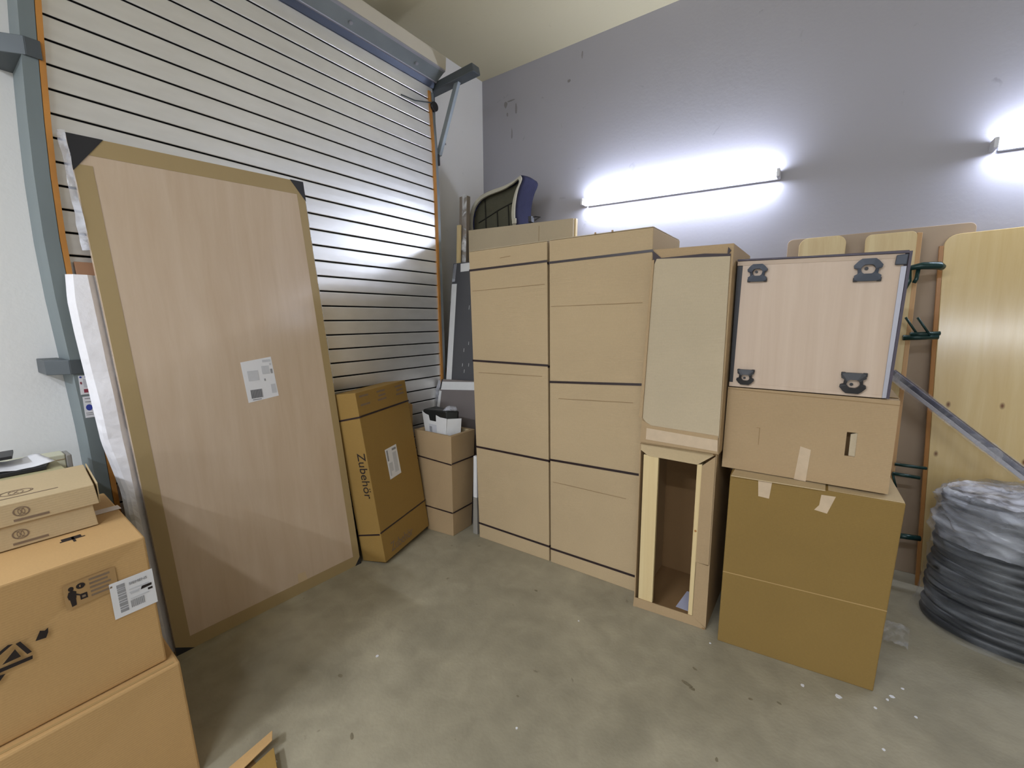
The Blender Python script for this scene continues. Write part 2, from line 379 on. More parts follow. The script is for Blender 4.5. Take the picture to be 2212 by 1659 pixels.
# ------------------------------------------------------------------ roller shutter (door_1)
XC = -2.70                                   # curtain plane
door = bpy.data.objects.new('door_1', None); C.objects.link(door); door.location = (XC, 1.58, 0)
door['kind'] = 'structure'; door['label'] = 'galvanised roller shutter door with horizontal slats'
PZ = 0.0957; Z0 = 2.842
zs = [Z0 + PZ*k for k in range(-29, 8)]
def slat_mesh(z):
    mb = MB(); y0, y1 = .452, 2.688; x = XC; h = PZ
    prof = [(x-.004, z+.005), (x-.001, z+.005), (x+.0006, z+.008), (x+.001, z+h*.5), (x+.0004, z+h-.008), (x-.001, z+h-.0045), (x-.004, z+h-.0045)]
    mb.prism([(a, y0, b) for a, b in prof], (0, y1-y0, 0)); return mb
first = None
for z in zs:
    if z+PZ < 0.02: continue
    if first is None:
        first = part('slat', slat_mesh(z), SLAT, door); fz = z
    else:
        c = first.copy(); C.objects.link(c); c.parent = door; c.location = (0, 0, z-fz)
part('shutter_backing', MB().box((XC-.03, .455, 0), (XC-.015, 2.70, 3.55)), DARK, door, label='dark joints behind the slats')
# left post, slightly bowed, with seal strip and two wall brackets
pl = [(0, .447), (.55, .443), (1.1, .428), (1.3, .418), (1.52, .406), (1.7, .396), (1.95, .389), (2.2, .390), (2.4, .396), (2.6, .405), (2.83, .418), (3.3, .449), (3.56, .464)]
def loft(rows):        # rows of four corners, one closed tube with shared rings
    mb = MB(); n = len(rows)
    return mb.add([p for r in rows for p in r], [(i*4+k, i*4+(k+1) % 4, (i+1)*4+(k+1) % 4, (i+1)*4+k) for i in range(n-1) for k in range(4)] + [(3, 2, 1, 0), ((n-1)*4, (n-1)*4+1, (n-1)*4+2, (n-1)*4+3)])
part('guide_rail', loft([[(XC-.20, y, z), (XC+.03, y, z), (XC+.03, y+.046, z), (XC-.20, y+.046, z)] for z, y in pl]), STEEL_P, door)
part('seal_strip', loft([[(XC-.03, y+.048, z), (XC+.03, y+.048, z), (XC+.03, y+.067, z), (XC-.03, y+.067, z)] for z, y in pl]), ORANGE, door)
for z0, z1, ym, yl, yr in ((2.645, 2.715, .419, .352, .465), (1.372, 1.435, .406, .338, .462)):
    mb = MB().box((XC+.031, ym, z0), (XC+.038, yr, z1))
    mb.hexa([(XC-.20, yl, z0), (XC-.01, yl, z0), (XC+.038, ym, z0), (XC-.20, ym, z0), (XC-.20, yl, z1), (XC-.01, yl, z1), (XC+.038, ym, z1), (XC-.20, ym, z1)])
    part('wall_bracket', mb, STEEL_D, door, .002)
# safety stickers on the left post
def sticker(z0, z1, ya, yb, marks):
    yl = lambda z, y: y
    mb = MB().prism([(XC+.0306, ya[0], z1), (XC+.0306, ya[1], z1), (XC+.0306, yb[1], z0), (XC+.0306, yb[0], z0)], (.0008, 0, 0))
    s = part('sticker', mb, WHITE, door, label='small white instruction sticker')
    for poly, m in marks:
        part('print_mark', MB().prism([(XC+.0316, y, z) for y, z in poly], (.0006, 0, 0)), m, s)
circ = lambda y, z, ry, rz: [(y+ry*math.cos(t*math.pi/8), z+rz*math.sin(t*math.pi/8)) for t in range(16)]
rect = lambda y0, z0, y1, z1: [(y0, z0), (y1, z0), (y1, z1), (y0, z1)]
sticker(1.278, 1.363, (.428, .462), (.428, .462), [(circ(.435, 1.356, .004, .004), BLUE), (circ(.452, 1.356, .004, .004), BLUE), (rect(.440, 1.286, .454, 1.302), RED), (circ(.434, 1.33, .003, .006), RED), (rect(.441, 1.31, .455, 1.348), INK_L)])
sticker(1.172, 1.268, (.432, .464), (.432, .464), [(circ(.449, 1.218, .011, .014), BLUE), (rect(.438, 1.257, .456, 1.261), INK_M), (rect(.438, 1.242, .458, 1.246), INK_M), (rect(.436, 1.192, .458, 1.195), INK_M), (rect(.436, 1.184, .460, 1.187), INK_M)])
# right guide
def gy(z): return 2.668 + (.006 if z < 1.2 else 0) + .014*math.sin(max(0, min(1, (3.3-z)/2.2))*math.pi/2) - .026*max(0, z-2.9)/.4
zz = [0, .6, 1.1, 1.6, 2.1, 2.6, 3.0, 3.38]
seg = lambda d0, d1, x0, x1: loft([[(x0, gy(z)+d0, z), (x1, gy(z)+d0, z), (x1, gy(z)+d1, z), (x0, gy(z)+d1, z)] for z in zz])
part('seal_strip', seg(0, .022, XC-.03, XC+.012), ORANGE, door); part('guide_rail', seg(.024, .058, XC-.20, XC+.004), STEEL, door)
part('guide_rail', MB().box((XC-.19, 2.702, 2.9), (XC-.02, 2.735, 3.42)), STEEL_D, door, .002, label='dark upper part of the guide')
part('guide_clip', MB().box((XC-.03, 2.725, 2.85), (XC+.012, 2.742, 2.935)), BLACK, door, .002)
for z in (2.735, 2.685): part('screw', MB().tube([(XC-.03, 2.73, z), (XC-.02, 2.752, z-.006)], .006, 6), STEEL_D, door)
# shaft housing above the curtain
hy0, hy1 = -.3, 2.695
def hprism(name, prof, m, **k): return part(name, MB().prism([(a, hy0, b) for a, b in prof], (0, hy1-hy0, 0)), m, door, **k)
hprism('underside_shade_plate', [(XC-.05, 3.405), (XC+.004, 3.415), (XC+.035, 3.452), (XC+.035, 3.456), (XC-.05, 3.42)], plain('underside_shade_dark', S(78, 86, 104), .4, .3), label='dark plate standing in for the shaded underside of the housing')  # added plate, its dark colour stands for the shaded inside of the housing
hprism('roller_housing', [(XC+.034, 3.452), (XC+.042, 3.449), (XC+.132, 3.497), (XC+.136, 3.508), (XC+.10, 3.60), (XC-.19, 3.62), (XC-.19, 3.47), (XC+.0, 3.47)], STEEL)
hprism('housing_edge', [(XC+.030, 3.446), (XC+.044, 3.444), (XC+.046, 3.450), (XC+.032, 3.452)], SILVER)
hprism('housing_edge', [(XC+.126, 3.493), (XC+.140, 3.497), (XC+.140, 3.507), (XC+.128, 3.503)], SILVER)
part('housing_fascia', MB().prism([(XC+.128, hy0, 3.512), (XC+.134, hy0, 3.512), (XC+.142, hy0, 3.60), (XC+.130, hy0, 3.612), (XC-.19, hy0, 3.64), (XC-.19, hy0, 3.62)], (0, hy1+.01-hy0, 0)), CREAM, door, label='cream sheet cover above the steel profile')
for y in (1.9, 2.45): part('screw', MB().tube([(XC+.086, y, 3.470), (XC+.090, y, 3.462)], .012, 8), SILVER, door)
# console arm with diagonal brace, pulley and cable
mb = MB().hexa([(XC-.19, 2.705, 3.40), (XC+.415, 2.705, 3.425), (XC+.415, 2.79, 3.425), (XC-.19, 2.79, 3.40), (XC-.19, 2.705, 3.455), (XC+.40, 2.705, 3.487), (XC+.40, 2.79, 3.487), (XC-.19, 2.79, 3.455)])
part('console_arm', mb, STEEL_D, door, .006)
part('console_brace', MB().hexa([(XC-.035, 2.735, 2.93), (XC+.012, 2.735, 2.93), (XC+.012, 2.765, 2.93), (XC-.035, 2.765, 2.93), (XC+.195, 2.735, 3.43), (XC+.24, 2.735, 3.43), (XC+.24, 2.765, 3.43), (XC+.195, 2.765, 3.43)]), STEEL, door, .003)
part('pulley', MB().tube([(XC-.0, 2.685, 3.275), (XC+.03, 2.685, 3.275)], .036, 16), BLACK, door, .003)
part('pull_cable', MB().tube([(XC+.022, 2.346, 3.235), (XC+.02, 2.48, 3.245), (XC+.02, 2.68, 3.30)], .005, 6), STEEL_D, door)
solo('wall_hook', MB().tube([(XW, 3.06, 1.73), (XW+.05, 3.05, 1.735), (XW+.055, 3.03, 1.76)], .008, 6).box((XW, 3.04, 1.70), (XW+.012, 3.075, 1.77)), BLACK, 'small black hook on the white wall beside the dark grey board', 'hook')

# ------------------------------------------------------------------ wall lamps
def lamp(x0, x1, label):
    z0 = 2.577 if x0 < 0 else 2.506
    t = thing('tube_lamp', label, 'lamp', ((x0+x1)/2, YW, z0), None)
    sl = -.0235
    zf = lambda x: z0 + sl*(x-x0)
    def bar(a, b, y0, y1, dz0, dz1):
        return MB().hexa([(a, y0, zf(a)+dz0), (b, y0, zf(b)+dz0), (b, y1, zf(b)+dz0), (a, y1, zf(a)+dz0), (a, y0, zf(a)+dz1), (b, y0, zf(b)+dz1), (b, y1, zf(b)+dz1), (a, y1, zf(a)+dz1)])
    part('batten', bar(x0+.03, x1-.01, YW-.032, YW-.001, -.028, .012), LAMP_W, t, .003)
    part('tube', MB().tube([(x0+.02, YW-.075, zf(x0+.02)), (x1-.02, YW-.075, zf(x1-.02))], .017, 14), TUBE, t, smooth=False)
    for a in (x0, x1-.02):
        part('end_cap', bar(a, a+.02, YW-.095, YW-.001, -.026, .026), LAMP_W, t, .004)
    part('starter', MB().tube([(x0+.06, YW-.03, zf(x0+.06)+.02), (x0+.06, YW-.03, zf(x0+.06)+.035)], .012, 10), LAMP_W, t)
    return t
lamp(-1.775, -.335, 'long lit fluorescent tube on the white wall above the tall strapped cartons')
lamp(.632, 2.07, 'lit fluorescent tube cut off by the right edge of the photo')

# ------------------------------------------------------------------ tall strapped cartons
def carton(name, label, cat, c, mat, base=None, bevel=.004):
    bl = (V(c[0])+V(c[1])+V(c[2])+V(c[3]))/4
    t = thing(name, label, cat, (bl.x, bl.y, min(V(p).z for p in c)))
    b = part('carton_body', MB().hexa(c), mat, t, bevel)
    return t, b
def depth(fbl, fbr, ftr, ftl, d):     # front face + depth vector(s)
    d = V(d); P = [V(fbl), V(fbr), V(ftr), V(ftl)]
    return [P[0], P[1], P[1]+d, P[0]+d, P[3], P[2], P[2]+d, P[3]+d]
def crease(c, u0, u1, h, hw=.0025, mat=None, parent=None, h1=None):
    h1 = h if h1 is None else h1
    mb = MB().quad([FP(c, u0, h, .0003), FP(c, u1, h1, .0003), FP(c, u1, h1+hw, .0003), FP(c, u0, h+hw, .0003)], .0012)
    return part('crease', mb, mat, parent)
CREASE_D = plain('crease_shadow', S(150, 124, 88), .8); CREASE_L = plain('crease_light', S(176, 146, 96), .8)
cA = depth((-1.974, 2.319, 0), (-1.382, 2.335, 0), (-1.406, 2.319, 2.062), (-2.002, 2.291, 2.050), (0, .50, 0))
tA, bA = carton('tall_carton', 'tall kraft carton with four dark straps, left of the strapped pair', 'box', cA, CARD)
cB = depth((-1.372, 2.335, 0), (-.782, 2.343, 0), (-.776, 2.344, 2.070), (-1.392, 2.321, 2.064), (0, .50, 0))
tB, bB = carton('tall_carton', 'tall kraft carton with dark straps, right of the strapped pair behind the framed carton', 'box', cB, CARD)
for c, t, hs in ((cA, tA, ((1.922, 1.927), (1.310, 1.236), (.689, .705), (.106, .094))), (cB, tB, ((1.930, 1.938), (1.123, 1.128), (.627, .632), (.075, .08)))):
    pass
for h in ((1.922, 1.929), (1.311, 1.300), (.690, .686), (.106, .098)): strap(cA, h, .0135, STRAP, tA)
for h in ((1.929, 1.940), (1.205, 1.232), (.700, .715), (.090, .092)): strap(cB, h, .0135, STRAP, tB)
strap_v = MB().quad([FP(cA, .604, 1.30, .0002), FP(cA, .611, 1.30, .0002), FP(cA, .611, 2.045, .0002), FP(cA, .604, 2.045, .0002)], .002)
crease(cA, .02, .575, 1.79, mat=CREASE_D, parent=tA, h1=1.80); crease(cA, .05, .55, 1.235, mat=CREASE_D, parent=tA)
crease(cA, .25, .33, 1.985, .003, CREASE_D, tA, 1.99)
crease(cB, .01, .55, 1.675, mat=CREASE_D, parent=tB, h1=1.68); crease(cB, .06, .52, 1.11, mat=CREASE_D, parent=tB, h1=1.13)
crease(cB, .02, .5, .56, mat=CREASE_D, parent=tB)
for c, t in ((cA, tA), (cB, tB)):      # lid flaps lying on top
    W = (V(c[5])-V(c[4])).length
    mb = MB().quad([V(c[4])+V((.003, .004, .002)), V(c[5])+V((-.003, .004, .002)), V(c[5])+V((-.003, .245, .002)), V(c[4])+V((.003, .245, .002))], .004)
    mb.quad([V(c[4])+V((.003, .255, .002)), V(c[5])+V((-.003, .255, .002)), V(c[5])+V((-.003, .495, .002)), V(c[4])+V((.003, .495, .002))], .004)
    part('lid_flap', mb, CARD_G, t)
part('staple', MB().box((-1.10, 2.322, 2.068), (-1.09, 2.326, 2.078)), CREASE_D, tB)
part('staple', MB().box((-1.00, 2.324, 2.068), (-.99, 2.328, 2.079)), CREASE_D, tB)

# ------------------------------------------------------------------ panels stacked behind the tall cartons
cE = depth((-2.56, 2.93, 0), (-1.60, 2.93, 0), (-1.58, 2.975, 2.333), (-2.60, 2.975, 2.366), (0, .022, 0))
tE, _ = carton('cardboard_sheet_pack', 'flat cardboard pack standing behind the tall strapped cartons, top showing', 'box', cE, CARD_G, bevel=.002)
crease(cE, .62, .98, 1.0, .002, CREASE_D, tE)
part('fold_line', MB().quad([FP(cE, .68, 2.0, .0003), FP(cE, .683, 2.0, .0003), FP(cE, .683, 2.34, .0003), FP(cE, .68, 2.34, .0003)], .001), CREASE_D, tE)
solo('pale_wood_board', MB().hexa(depth((-2.55, 2.957, 0), (-1.592, 2.957, 0), (-1.570, 3.000, 2.335), (-2.59, 3.000, 2.366), (0, .028, 0))), PINE, 'pale wooden board with its edge showing beside the flat cardboard pack', 'board', .002)
cH = depth((-2.60, 3.05, 0), (-1.86, 3.05, 0), (-1.86, 3.05, 2.285), (-2.60, 3.05, 2.285), (0, .42, 0))
tH, _ = carton('storage_carton', 'carton hidden behind the flat pack, under the navy canopy', 'box', cH, CARD)
strap(cH, 1.9, .013, STRAP, tH)

# ------------------------------------------------------------------ navy canopy with quilted inside
tC = thing('fabric_canopy', 'navy fabric canopy with beige edging and quilted olive inside on top of the stack', 'canopy', (-2.4, 3.15, 2.30))
rim = [(-2.655, 2.30), (-2.690, 2.40), (-2.688, 2.50), (-2.655, 2.59), (-2.59, 2.652), (-2.50, 2.685), (-2.40, 2.698), (-2.29, 2.705), (-2.20, 2.728), (-2.13, 2.757), (-2.115, 2.73), (-2.16, 2.66), (-2.185, 2.56), (-2.192, 2.46), (-2.185, 2.38), (-2.17, 2.30)]
YF = 3.10
def smooth_pts(p, n=3):
    for _ in range(n):
        q = [p[0]]
        for a, b in zip(p, p[1:]): q += [tuple(a[i]*.75+b[i]*.25 for i in range(2)), tuple(a[i]*.25+b[i]*.75 for i in range(2))]
        p = q+[p[-1]]
    return p
rs = smooth_pts(rim[:9], 2) + smooth_pts(rim[9:], 2)
def band_loop(rs, ya, yb, inset, grow):
    cx, cz = -2.41, 2.48; mb = MB(); vs = []
    for x, z in rs:
        d = V((cx-x, 0, cz-z)); L_ = d.length or 1; d = d/L_
        o_ = V((x, ya, z)) - d*grow; i_ = V((x, ya, z)) + d*inset
        vs += [o_, i_, i_+V((0, yb-ya, 0)), o_+V((0, yb-ya, 0))]
    n = len(rs); fs = []
    for i in range(n-1):
        for k in range(4): fs.append((i*4+k, i*4+(k+1) % 4, (i+1)*4+(k+1) % 4, (i+1)*4+k))
    fs += [(0, 1, 2, 3), tuple((n-1)*4+k for k in (3, 2, 1, 0))]
    return mb.add(vs, fs)
part('edge_piping', band_loop(rs, YF-.012, YF+.006, .030, .0), BEIGE_F, tC, smooth=False)
# shell: the rim swept back, slightly flared, bulging right
n = len(rs); mb = MB(); vs = []; K = 6
for j in range(K+1):
    f = j/K
    for x, z in rs:
        sx = 1.0 + .03*math.sin(f*math.pi); dx = .0
        vs.append(V((-2.41+(x+2.41)*sx - (.012 if x < -2.5 else 0)*math.sin(f*3.1) + .035*f*(1 if x > -2.3 else 0), YF+.004+.17*f, 2.30+(z-2.30)*(1.0-.02*f) + .004*math.sin(9*x+5*f))))
mb.add(vs, [(j*n+i, j*n+i+1, (j+1)*n+i+1, (j+1)*n+i) for j in range(K) for i in range(n-1)])
o = part('canopy_shell', mb, NAVY, tC, smooth=True); m_ = o.modifiers.new('s', 'SOLIDIFY'); m_.thickness = .008; m_.offset = 1
# quilted back panel, pillowed cells
mb = MB(); nx, nz_ = 40, 30; x0, x1, z0, z1 = -2.70, -2.13, 2.29, 2.78
top = lambda x: 2.30 + (0.40 if x < -2.35 else .43)
def inside(x, z):
    c_ = False; j = len(rs)-1
    for i in range(len(rs)):
        xi, zi = rs[i]; xj, zj = rs[j]
        if (zi > z) != (zj > z) and x < (xj-xi)*(z-zi)/(zj-zi)+xi: c_ = not c_
        j = i
    return c_
idx = {}; vs = []; fs = []
for j in range(nz_+1):
    for i in range(nx+1):
        x = x0+(x1-x0)*i/nx; z = z0+(z1-z0)*j/nz_
        u = abs(math.sin((x+2.7)*math.pi/.145)); v_ = abs(math.sin((z-2.30-.30*(x+2.5))*math.pi/.135))
        idx[i, j] = len(vs); vs.append(V((x, YF+.060-.006*min(1, (u*v_)**.5), z)))
for j in range(nz_):
    for i in range(nx):
        if inside(x0+(x1-x0)*(i+.5)/nx, z0+(z1-z0)*(j+.5)/nz_): fs.append((idx[i, j], idx[i+1, j], idx[i+1, j+1], idx[i, j+1]))
mb.add(vs, fs); part('quilted_lining', mb, OLIVE_F, tC, smooth=True)
for sm in ([(-2.63, 2.462), (-2.50, 2.505), (-2.40, 2.540), (-2.30, 2.568), (-2.20, 2.590)], [(-2.555, 2.655), (-2.55, 2.56), (-2.548, 2.49), (-2.545, 2.31)], [(-2.42, 2.535), (-2.415, 2.44), (-2.41, 2.31)], [(-2.30, 2.57), (-2.295, 2.46), (-2.29, 2.31)]):
    part('quilting_seam', MB().tube([(x, YF+.052, z) for x, z in sm], .005, 6), plain('seam_dark', S(40, 38, 32), .9) if 'seam_dark' not in bpy.data.materials else bpy.data.materials['seam_dark'], tC)
part('snap_tab', MB().box((-2.205, YF-.03, 2.385), (-2.165, YF-.012, 2.43)), BEIGE_F, tC, .006)
part('hinge_bracket', MB().tube([(-2.09, YF+.05, 2.42), (-2.04, YF+.07, 2.44), (-1.99, YF+.07, 2.43), (-2.03, YF+.05, 2.405)], .006, 6).box((-2.08, YF+.03, 2.395), (-2.05, YF+.07, 2.44)), BLACK, tC)
part('base_board', MB().box((-2.70, YF, 2.300), (-2.08, YF+.20, 2.312)), NAVY, tC)

# ------------------------------------------------------------------ slim wrapped plank and wooden batten left of it
tP = thing('wrapped_plank', 'tall grey-brown plank wrapped in clear film left of the navy canopy', 'plank', (-2.63, 2.95, 0))
part('plank_core', MB().hexa([(-2.745, 2.90, 0), (-2.665, 2.90, 0), (-2.665, 2.94, 0), (-2.745, 2.94, 0), (-2.705, 2.985, 2.66), (-2.618, 2.985, 2.66), (-2.618, 3.03, 2.66), (-2.705, 3.03, 2.66)]), plain('plank_greybrown', S(140, 128, 116), .6), tP, .003)
def crumple(grid, mat, name, parent, amp=.008, seed=0, scale=16):
    """grid: function (u,v)->point on a sheet, displaced by noise"""
    mb = MB(); U, W_ = 14, 60; vs = []
    for j in range(W_+1):
        for i in range(U+1):
            p = V(grid(i/U, j/W_)); nzv = noise.noise_vector(p*scale+V((seed, 0, 0)))
            vs.append(p+nzv*amp)
    mb.add(vs, [(j*(U+1)+i, j*(U+1)+i+1, (j+1)*(U+1)+i+1, (j+1)*(U+1)+i) for j in range(W_) for i in range(U)])
    return part(name, mb, mat, parent, smooth=True)
crumple(lambda u, v: (-2.660+.050*u-.045*(1-v), 2.886+.085*v - .008*math.sin(u*3.1), .02+2.64*v), FILM_C, 'film_wrap', tP, .006, 3)
solo('wooden_batten', MB().hexa([(-2.70, 2.80, 0), (-2.664, 2.80, 0), (-2.664, 2.82, 0), (-2.70, 2.82, 0), (-2.700, 2.938, 2.415), (-2.660, 2.938, 2.415), (-2.660, 2.955, 2.415), (-2.700, 2.955, 2.415)]), PINE, 'raw yellowish wooden batten leaning in front of the film-wrapped plank', 'batten', .002)
solo('timber_offcut', MB().box((-2.885, 2.81, 0), (-2.80, 2.885, 1.16)), PINE_R, 'short timber post standing in the corner behind the grey boards', 'post', .003)

# ------------------------------------------------------------------ two grey boards with white tape edges
def board(label, p, mat, tapes, th=.03):
    c = depth(*p, (0, th, 0)); t, b = carton('grey_board', label, 'board', c, mat, bevel=.003)
    for pts in tapes: part('edge_tape', poly_on(c, pts, .0012, .0006), TAPE_W, t)
    return c, t
g1, tg1 = board('tall dark grey board with white taped edges leaning behind the lower grey board', ((-2.640, 2.56, 0), (-2.08, 2.56, 0), (-2.10, 2.88, 2.09), (-2.700, 2.88, 2.085)), GREYB,
    [[(.0, .90), (.062, .90), (.055, 1.93), (.0, 1.93)], [(.088, 2.03), (.60, 2.04), (.60, 2.105), (.084, 2.10)]])
part('corner_foil', poly_on(g1, [(.0, 1.95), (.032, 1.95), (.042, 2.105), (.012, 2.105)], .0012, .0006), FILM_T, tg1)
for i in range(9):
    u = .10+.10*random.random() + .06; h = 1.02+.75*random.random()
    part('scratch', poly_on(g1, [(u, h), (u+.003, h), (u+.004, h+.02+.02*random.random()), (u+.001, h+.03)], .0008, .0005), TAPE_W, tg1)
g2, tg2 = board('mid grey board with white taped edges in front of the taller dark one', ((-2.795, 2.46, 0), (-2.07, 2.46, 0), (-2.09, 2.66, 1.112), (-2.655, 2.66, 1.092)), GREYB2,
    [[(.012, 1.03), (.60, 1.05), (.60, 1.115), (.010, 1.100)], [(.030, .55), (.075, .55), (.025, 1.02), (-.02+.01, 1.02)]])
part('corner_patch', poly_on(g2, [(-.01, 1.03), (.012, 1.04), (.010, 1.125), (-.005, 1.12)], .0012, .0016), BLACK, tg2)
def flapgrid(u, v):
    top = V((-2.662, 2.650, 1.085)); 
    z = 1.085-.30*v; 
    return (-2.665 - .012*u - .20*u*v*v - .03*v*u, 2.655-.04*v-.02*u, z)
crumple(flapgrid, FILM_T, 'loose_film', tg2, .006, 9)
# narrow polystyrene strip beside the strapped cartons
tS = thing('polystyrene_strip', 'narrow white polystyrene strip with film standing against the left strapped carton', 'strip', (-2.03, 2.34, 0))
part('white_part', MB().hexa([(-2.044, 2.335, .29), (-2.008, 2.335, .29), (-2.008, 2.36, .29), (-2.044, 2.36, .29), (-2.034, 2.335, .61), (-2.004, 2.335, .61), (-2.004, 2.36, .61), (-2.034, 2.36, .61)]), TAPE_W, tS, .003)
part('grey_part', MB().hexa([(-2.052, 2.335, 0), (-2.008, 2.335, 0), (-2.008, 2.36, 0), (-2.052, 2.36, 0), (-2.044, 2.335, .29), (-2.008, 2.335, .29), (-2.008, 2.36, .29), (-2.044, 2.36, .29)]), plain('film_grey', S(150, 146, 138), .4), tS, .003)

# ------------------------------------------------------------------ square open carton tower with wrapped parcel
tT = thing('open_tower_carton', 'narrow upright open carton with two straps holding a wrapped parcel', 'box', (-2.25, 2.32, 0))
b0, b1, b2 = V((-2.141, 2.215, 0)), V((-2.150, 2.431, 0)), V((-2.385, 2.185, 0)); b3 = b1+b2-b0
t0, t1, t2 = V((-2.116, 2.190, .775)), V((-2.116, 2.452, .775)), V((-2.498, 2.186, .775)); t3 = V((-2.50, 2.45, .775))
cT = [b2, b0, b1, b3, t2, t0, t1, t3]
ctr = (t0+t1+t2+t3)/4; wl = .026
inn = [t_ + (ctr-t_).normalized()*wl*1.35 for t_ in (t2, t0, t1, t3)]
bot = [p.copy() for p in inn]
cb = (b0+b1+b2+b3)/4
lowi = [q + (cb-q).normalized()*.03 + V((0, 0, .03)) for q in (b2, b0, b1, b3)]
mb = MB(); outer_b = [b2, b0, b1, b3]; outer_t = [t2, t0, t1, t3]
mb.add(outer_b+outer_t+inn+lowi, [(3, 2, 1, 0)] + [(i, (i+1) % 4, 4+(i+1) % 4, 4+i) for i in range(4)] + [(4+i, 4+(i+1) % 4, 8+(i+1) % 4, 8+i) for i in range(4)] + [(8+i, 8+(i+1) % 4, 12+(i+1) % 4, 12+i) for i in range(4)] + [(12, 13, 14, 15)])
part('carton_body', mb, CARD_M, tT, .003)
part('rim_liner', MB().hexa([t3+V((.03, -.03, -.045)), t1+V((-.03, -.03, -.045)), t1+V((-.03, -.042, -.045)), t3+V((.03, -.042, -.045)), t3+V((.03, -.03, .002)), t1+V((-.03, -.03, .002)), t1+V((-.03, -.042, .002)), t3+V((.03, -.042, .002))]), CARD_L, tT)
strap(cT, (.578, .565), .009, STRAP, tT, 'r', .003, .005); strap(cT, (.190, .185), .009, STRAP, tT, 'r', .003, .005)
tR = thing('wrapped_parcel', 'small black parcel with white tape and label standing in the open tower carton', 'parcel', (-2.31, 2.29, .46))
cR = [V((-2.405, 2.258, .46)), V((-2.235, 2.252, .46)), V((-2.20, 2.33, .46)), V((-2.39, 2.34, .46)), V((-2.490, 2.270, .918)), V((-2.232, 2.263, .935)), V((-2.175, 2.35, .93)), V((-2.44, 2.37, .935))]
part('parcel_body', MB().hexa(cR), plain('black_wrap', S(36, 38, 38), .3, var=.2, scale=14, bump=.3, bscale=25), tR, .012)
part('tape_wrap', poly_on(cR, [(.002, .26), (.172, .26), (.178, .41), (.13, .415), (.100, .43), (.098, .38), (.05, .385), (.045, .425), (.02, .435), (-.002, .455)], .0015, .001), TAPE_W, tR, .001)
part('shipping_label', poly_on(cR, [(.04, .28), (.10, .275), (.10, .355), (.041, .36)], .001, .0028), INK_L, tR)
part('barcode', poly_on(cR, [(.044, .30), (.064, .298), (.064, .34), (.045, .342)], .0006, .0042), INK_M, tR)
cRs = side(cR)
part('tape_wrap', plate(cRs, -.004, .24, .10, .415, .002, .002), TAPE_W, tR, .001)
part('film_knot', MB().tube([(-2.27, 2.28, .93), (-2.22, 2.28, .955), (-2.18, 2.31, .95), (-2.19, 2.34, .93)], [.008, .02, .018, .006], 8), FILM_T, tR, smooth=True)
# brown pack behind the accessory carton
solo('narrow_brown_carton', MB().hexa(depth((-2.625, 2.12, 0), (-2.585, 2.235, 0), (-2.590, 2.262, .945), (-2.635, 2.15, .985), (-.05, .02, 0))), CARD_D, 'narrow brown carton squeezed between the lettered carton and the shutter', 'box', .003)

# ------------------------------------------------------------------ leaning accessory carton ("Zubehör")
def rotbox(x, y, z, yw, tilt, rl, w_, d_, h_):
    out = []
    for i, j, k in ((0, 0, 0), (1, 0, 0), (1, 1, 0), (0, 1, 0), (0, 0, 1), (1, 0, 1), (1, 1, 1), (0, 1, 1)):
        l = V((i*w_, j*d_, k*h_)); c_, s_ = math.cos(rl), math.sin(rl); l = V((c_*l.x+s_*l.z, l.y, -s_*l.x+c_*l.z))
        c_, s_ = math.cos(tilt), math.sin(tilt); l = V((l.x, c_*l.y+s_*l.z, -s_*l.y+c_*l.z))
        c_, s_ = math.cos(yw), math.sin(yw); out.append(V((x+c_*l.x-s_*l.y, y+s_*l.x+c_*l.y, z+l.z)))
    return out
R = math.radians
cZ = rotbox(-2.228, 1.666, .027, R(104.357), R(7.377), R(-1.452), .531, .188, 1.135)
dz = -min(p.z for p in cZ)
for p in cZ: p.z += dz
cZ[2].z = max(cZ[2].z, 0); cZ[3].z = max(0, cZ[3].z)
tZ, bZ = carton('accessory_carton', 'leaning brown carton with printed word Zubehör and white shipping label', 'box', cZ, CARD_Y)
strap(cZ, (.975, .975), .011, STRAP, tZ, ''); strap(cZ, (.20, .20), .009, STRAP, tZ, '')
cZl = lside(cZ)
part('strap', MB().quad([FP(cZl, 0, .955, .0002), FP(cZl, .2, .975, .0002), FP(cZl, .2, .986, .0002), FP(cZl, 0, .966, .0002)], .002), STRAP, tZ)
part('strap', MB().quad([FP(cZl, 0, .175, .0002), FP(cZl, .18, .19, .0002), FP(cZl, .18, .20, .0002), FP(cZl, 0, .184, .0002)], .002), STRAP, tZ)
ux = FP(cZl, .1, .3)-FP(cZl, .1, .7); uy = FP(cZl, .2, .5)-FP(cZl, 0, .5)
text_fit('Zubehör', FP(cZl, .115, .745, .0005), ux, uy, .305, .062, INK, tZ)
ux = FP(cZ, .5, .1)-FP(cZ, .1, .1); uy = FP(cZ, .2, .5)-FP(cZ, .2, .1)
text_fit('Zubehör', FP(cZ, .075, .035, .0005), ux, uy, .25, .062, INK_G, tZ)
lab = poly_on(cZ, [(.185, .50), (.31, .505), (.305, .715), (.18, .71)], .0008, .0006)
lz = part('shipping_label', lab, WHITE, tZ, label='white shipping label')
for u0, h0, u1, h1, m in ((.19, .625, .205, .70, INK_M), (.25, .685, .295, .70, INK_M), (.21, .55, .235, .61, INK_L), (.25, .53, .29, .67, INK_L), (.195, .52, .21, .61, INK_L)):
    part('print_block', plate(cZ, u0, h0, u1, h1, .0006, .0016), m, lz)
for i, u in enumerate((.03, .20, .40)):
    for k, (du, wd) in enumerate(((.0, .085), (.012, .075), (.0, .09))):
        if i == 0 and k == 1: continue
        part('faded_print', plate(cZ, u+du, 1.10-.028*k - .0, u+du+wd, 1.112-.028*k, .0006, .0005), INK_G, tZ)

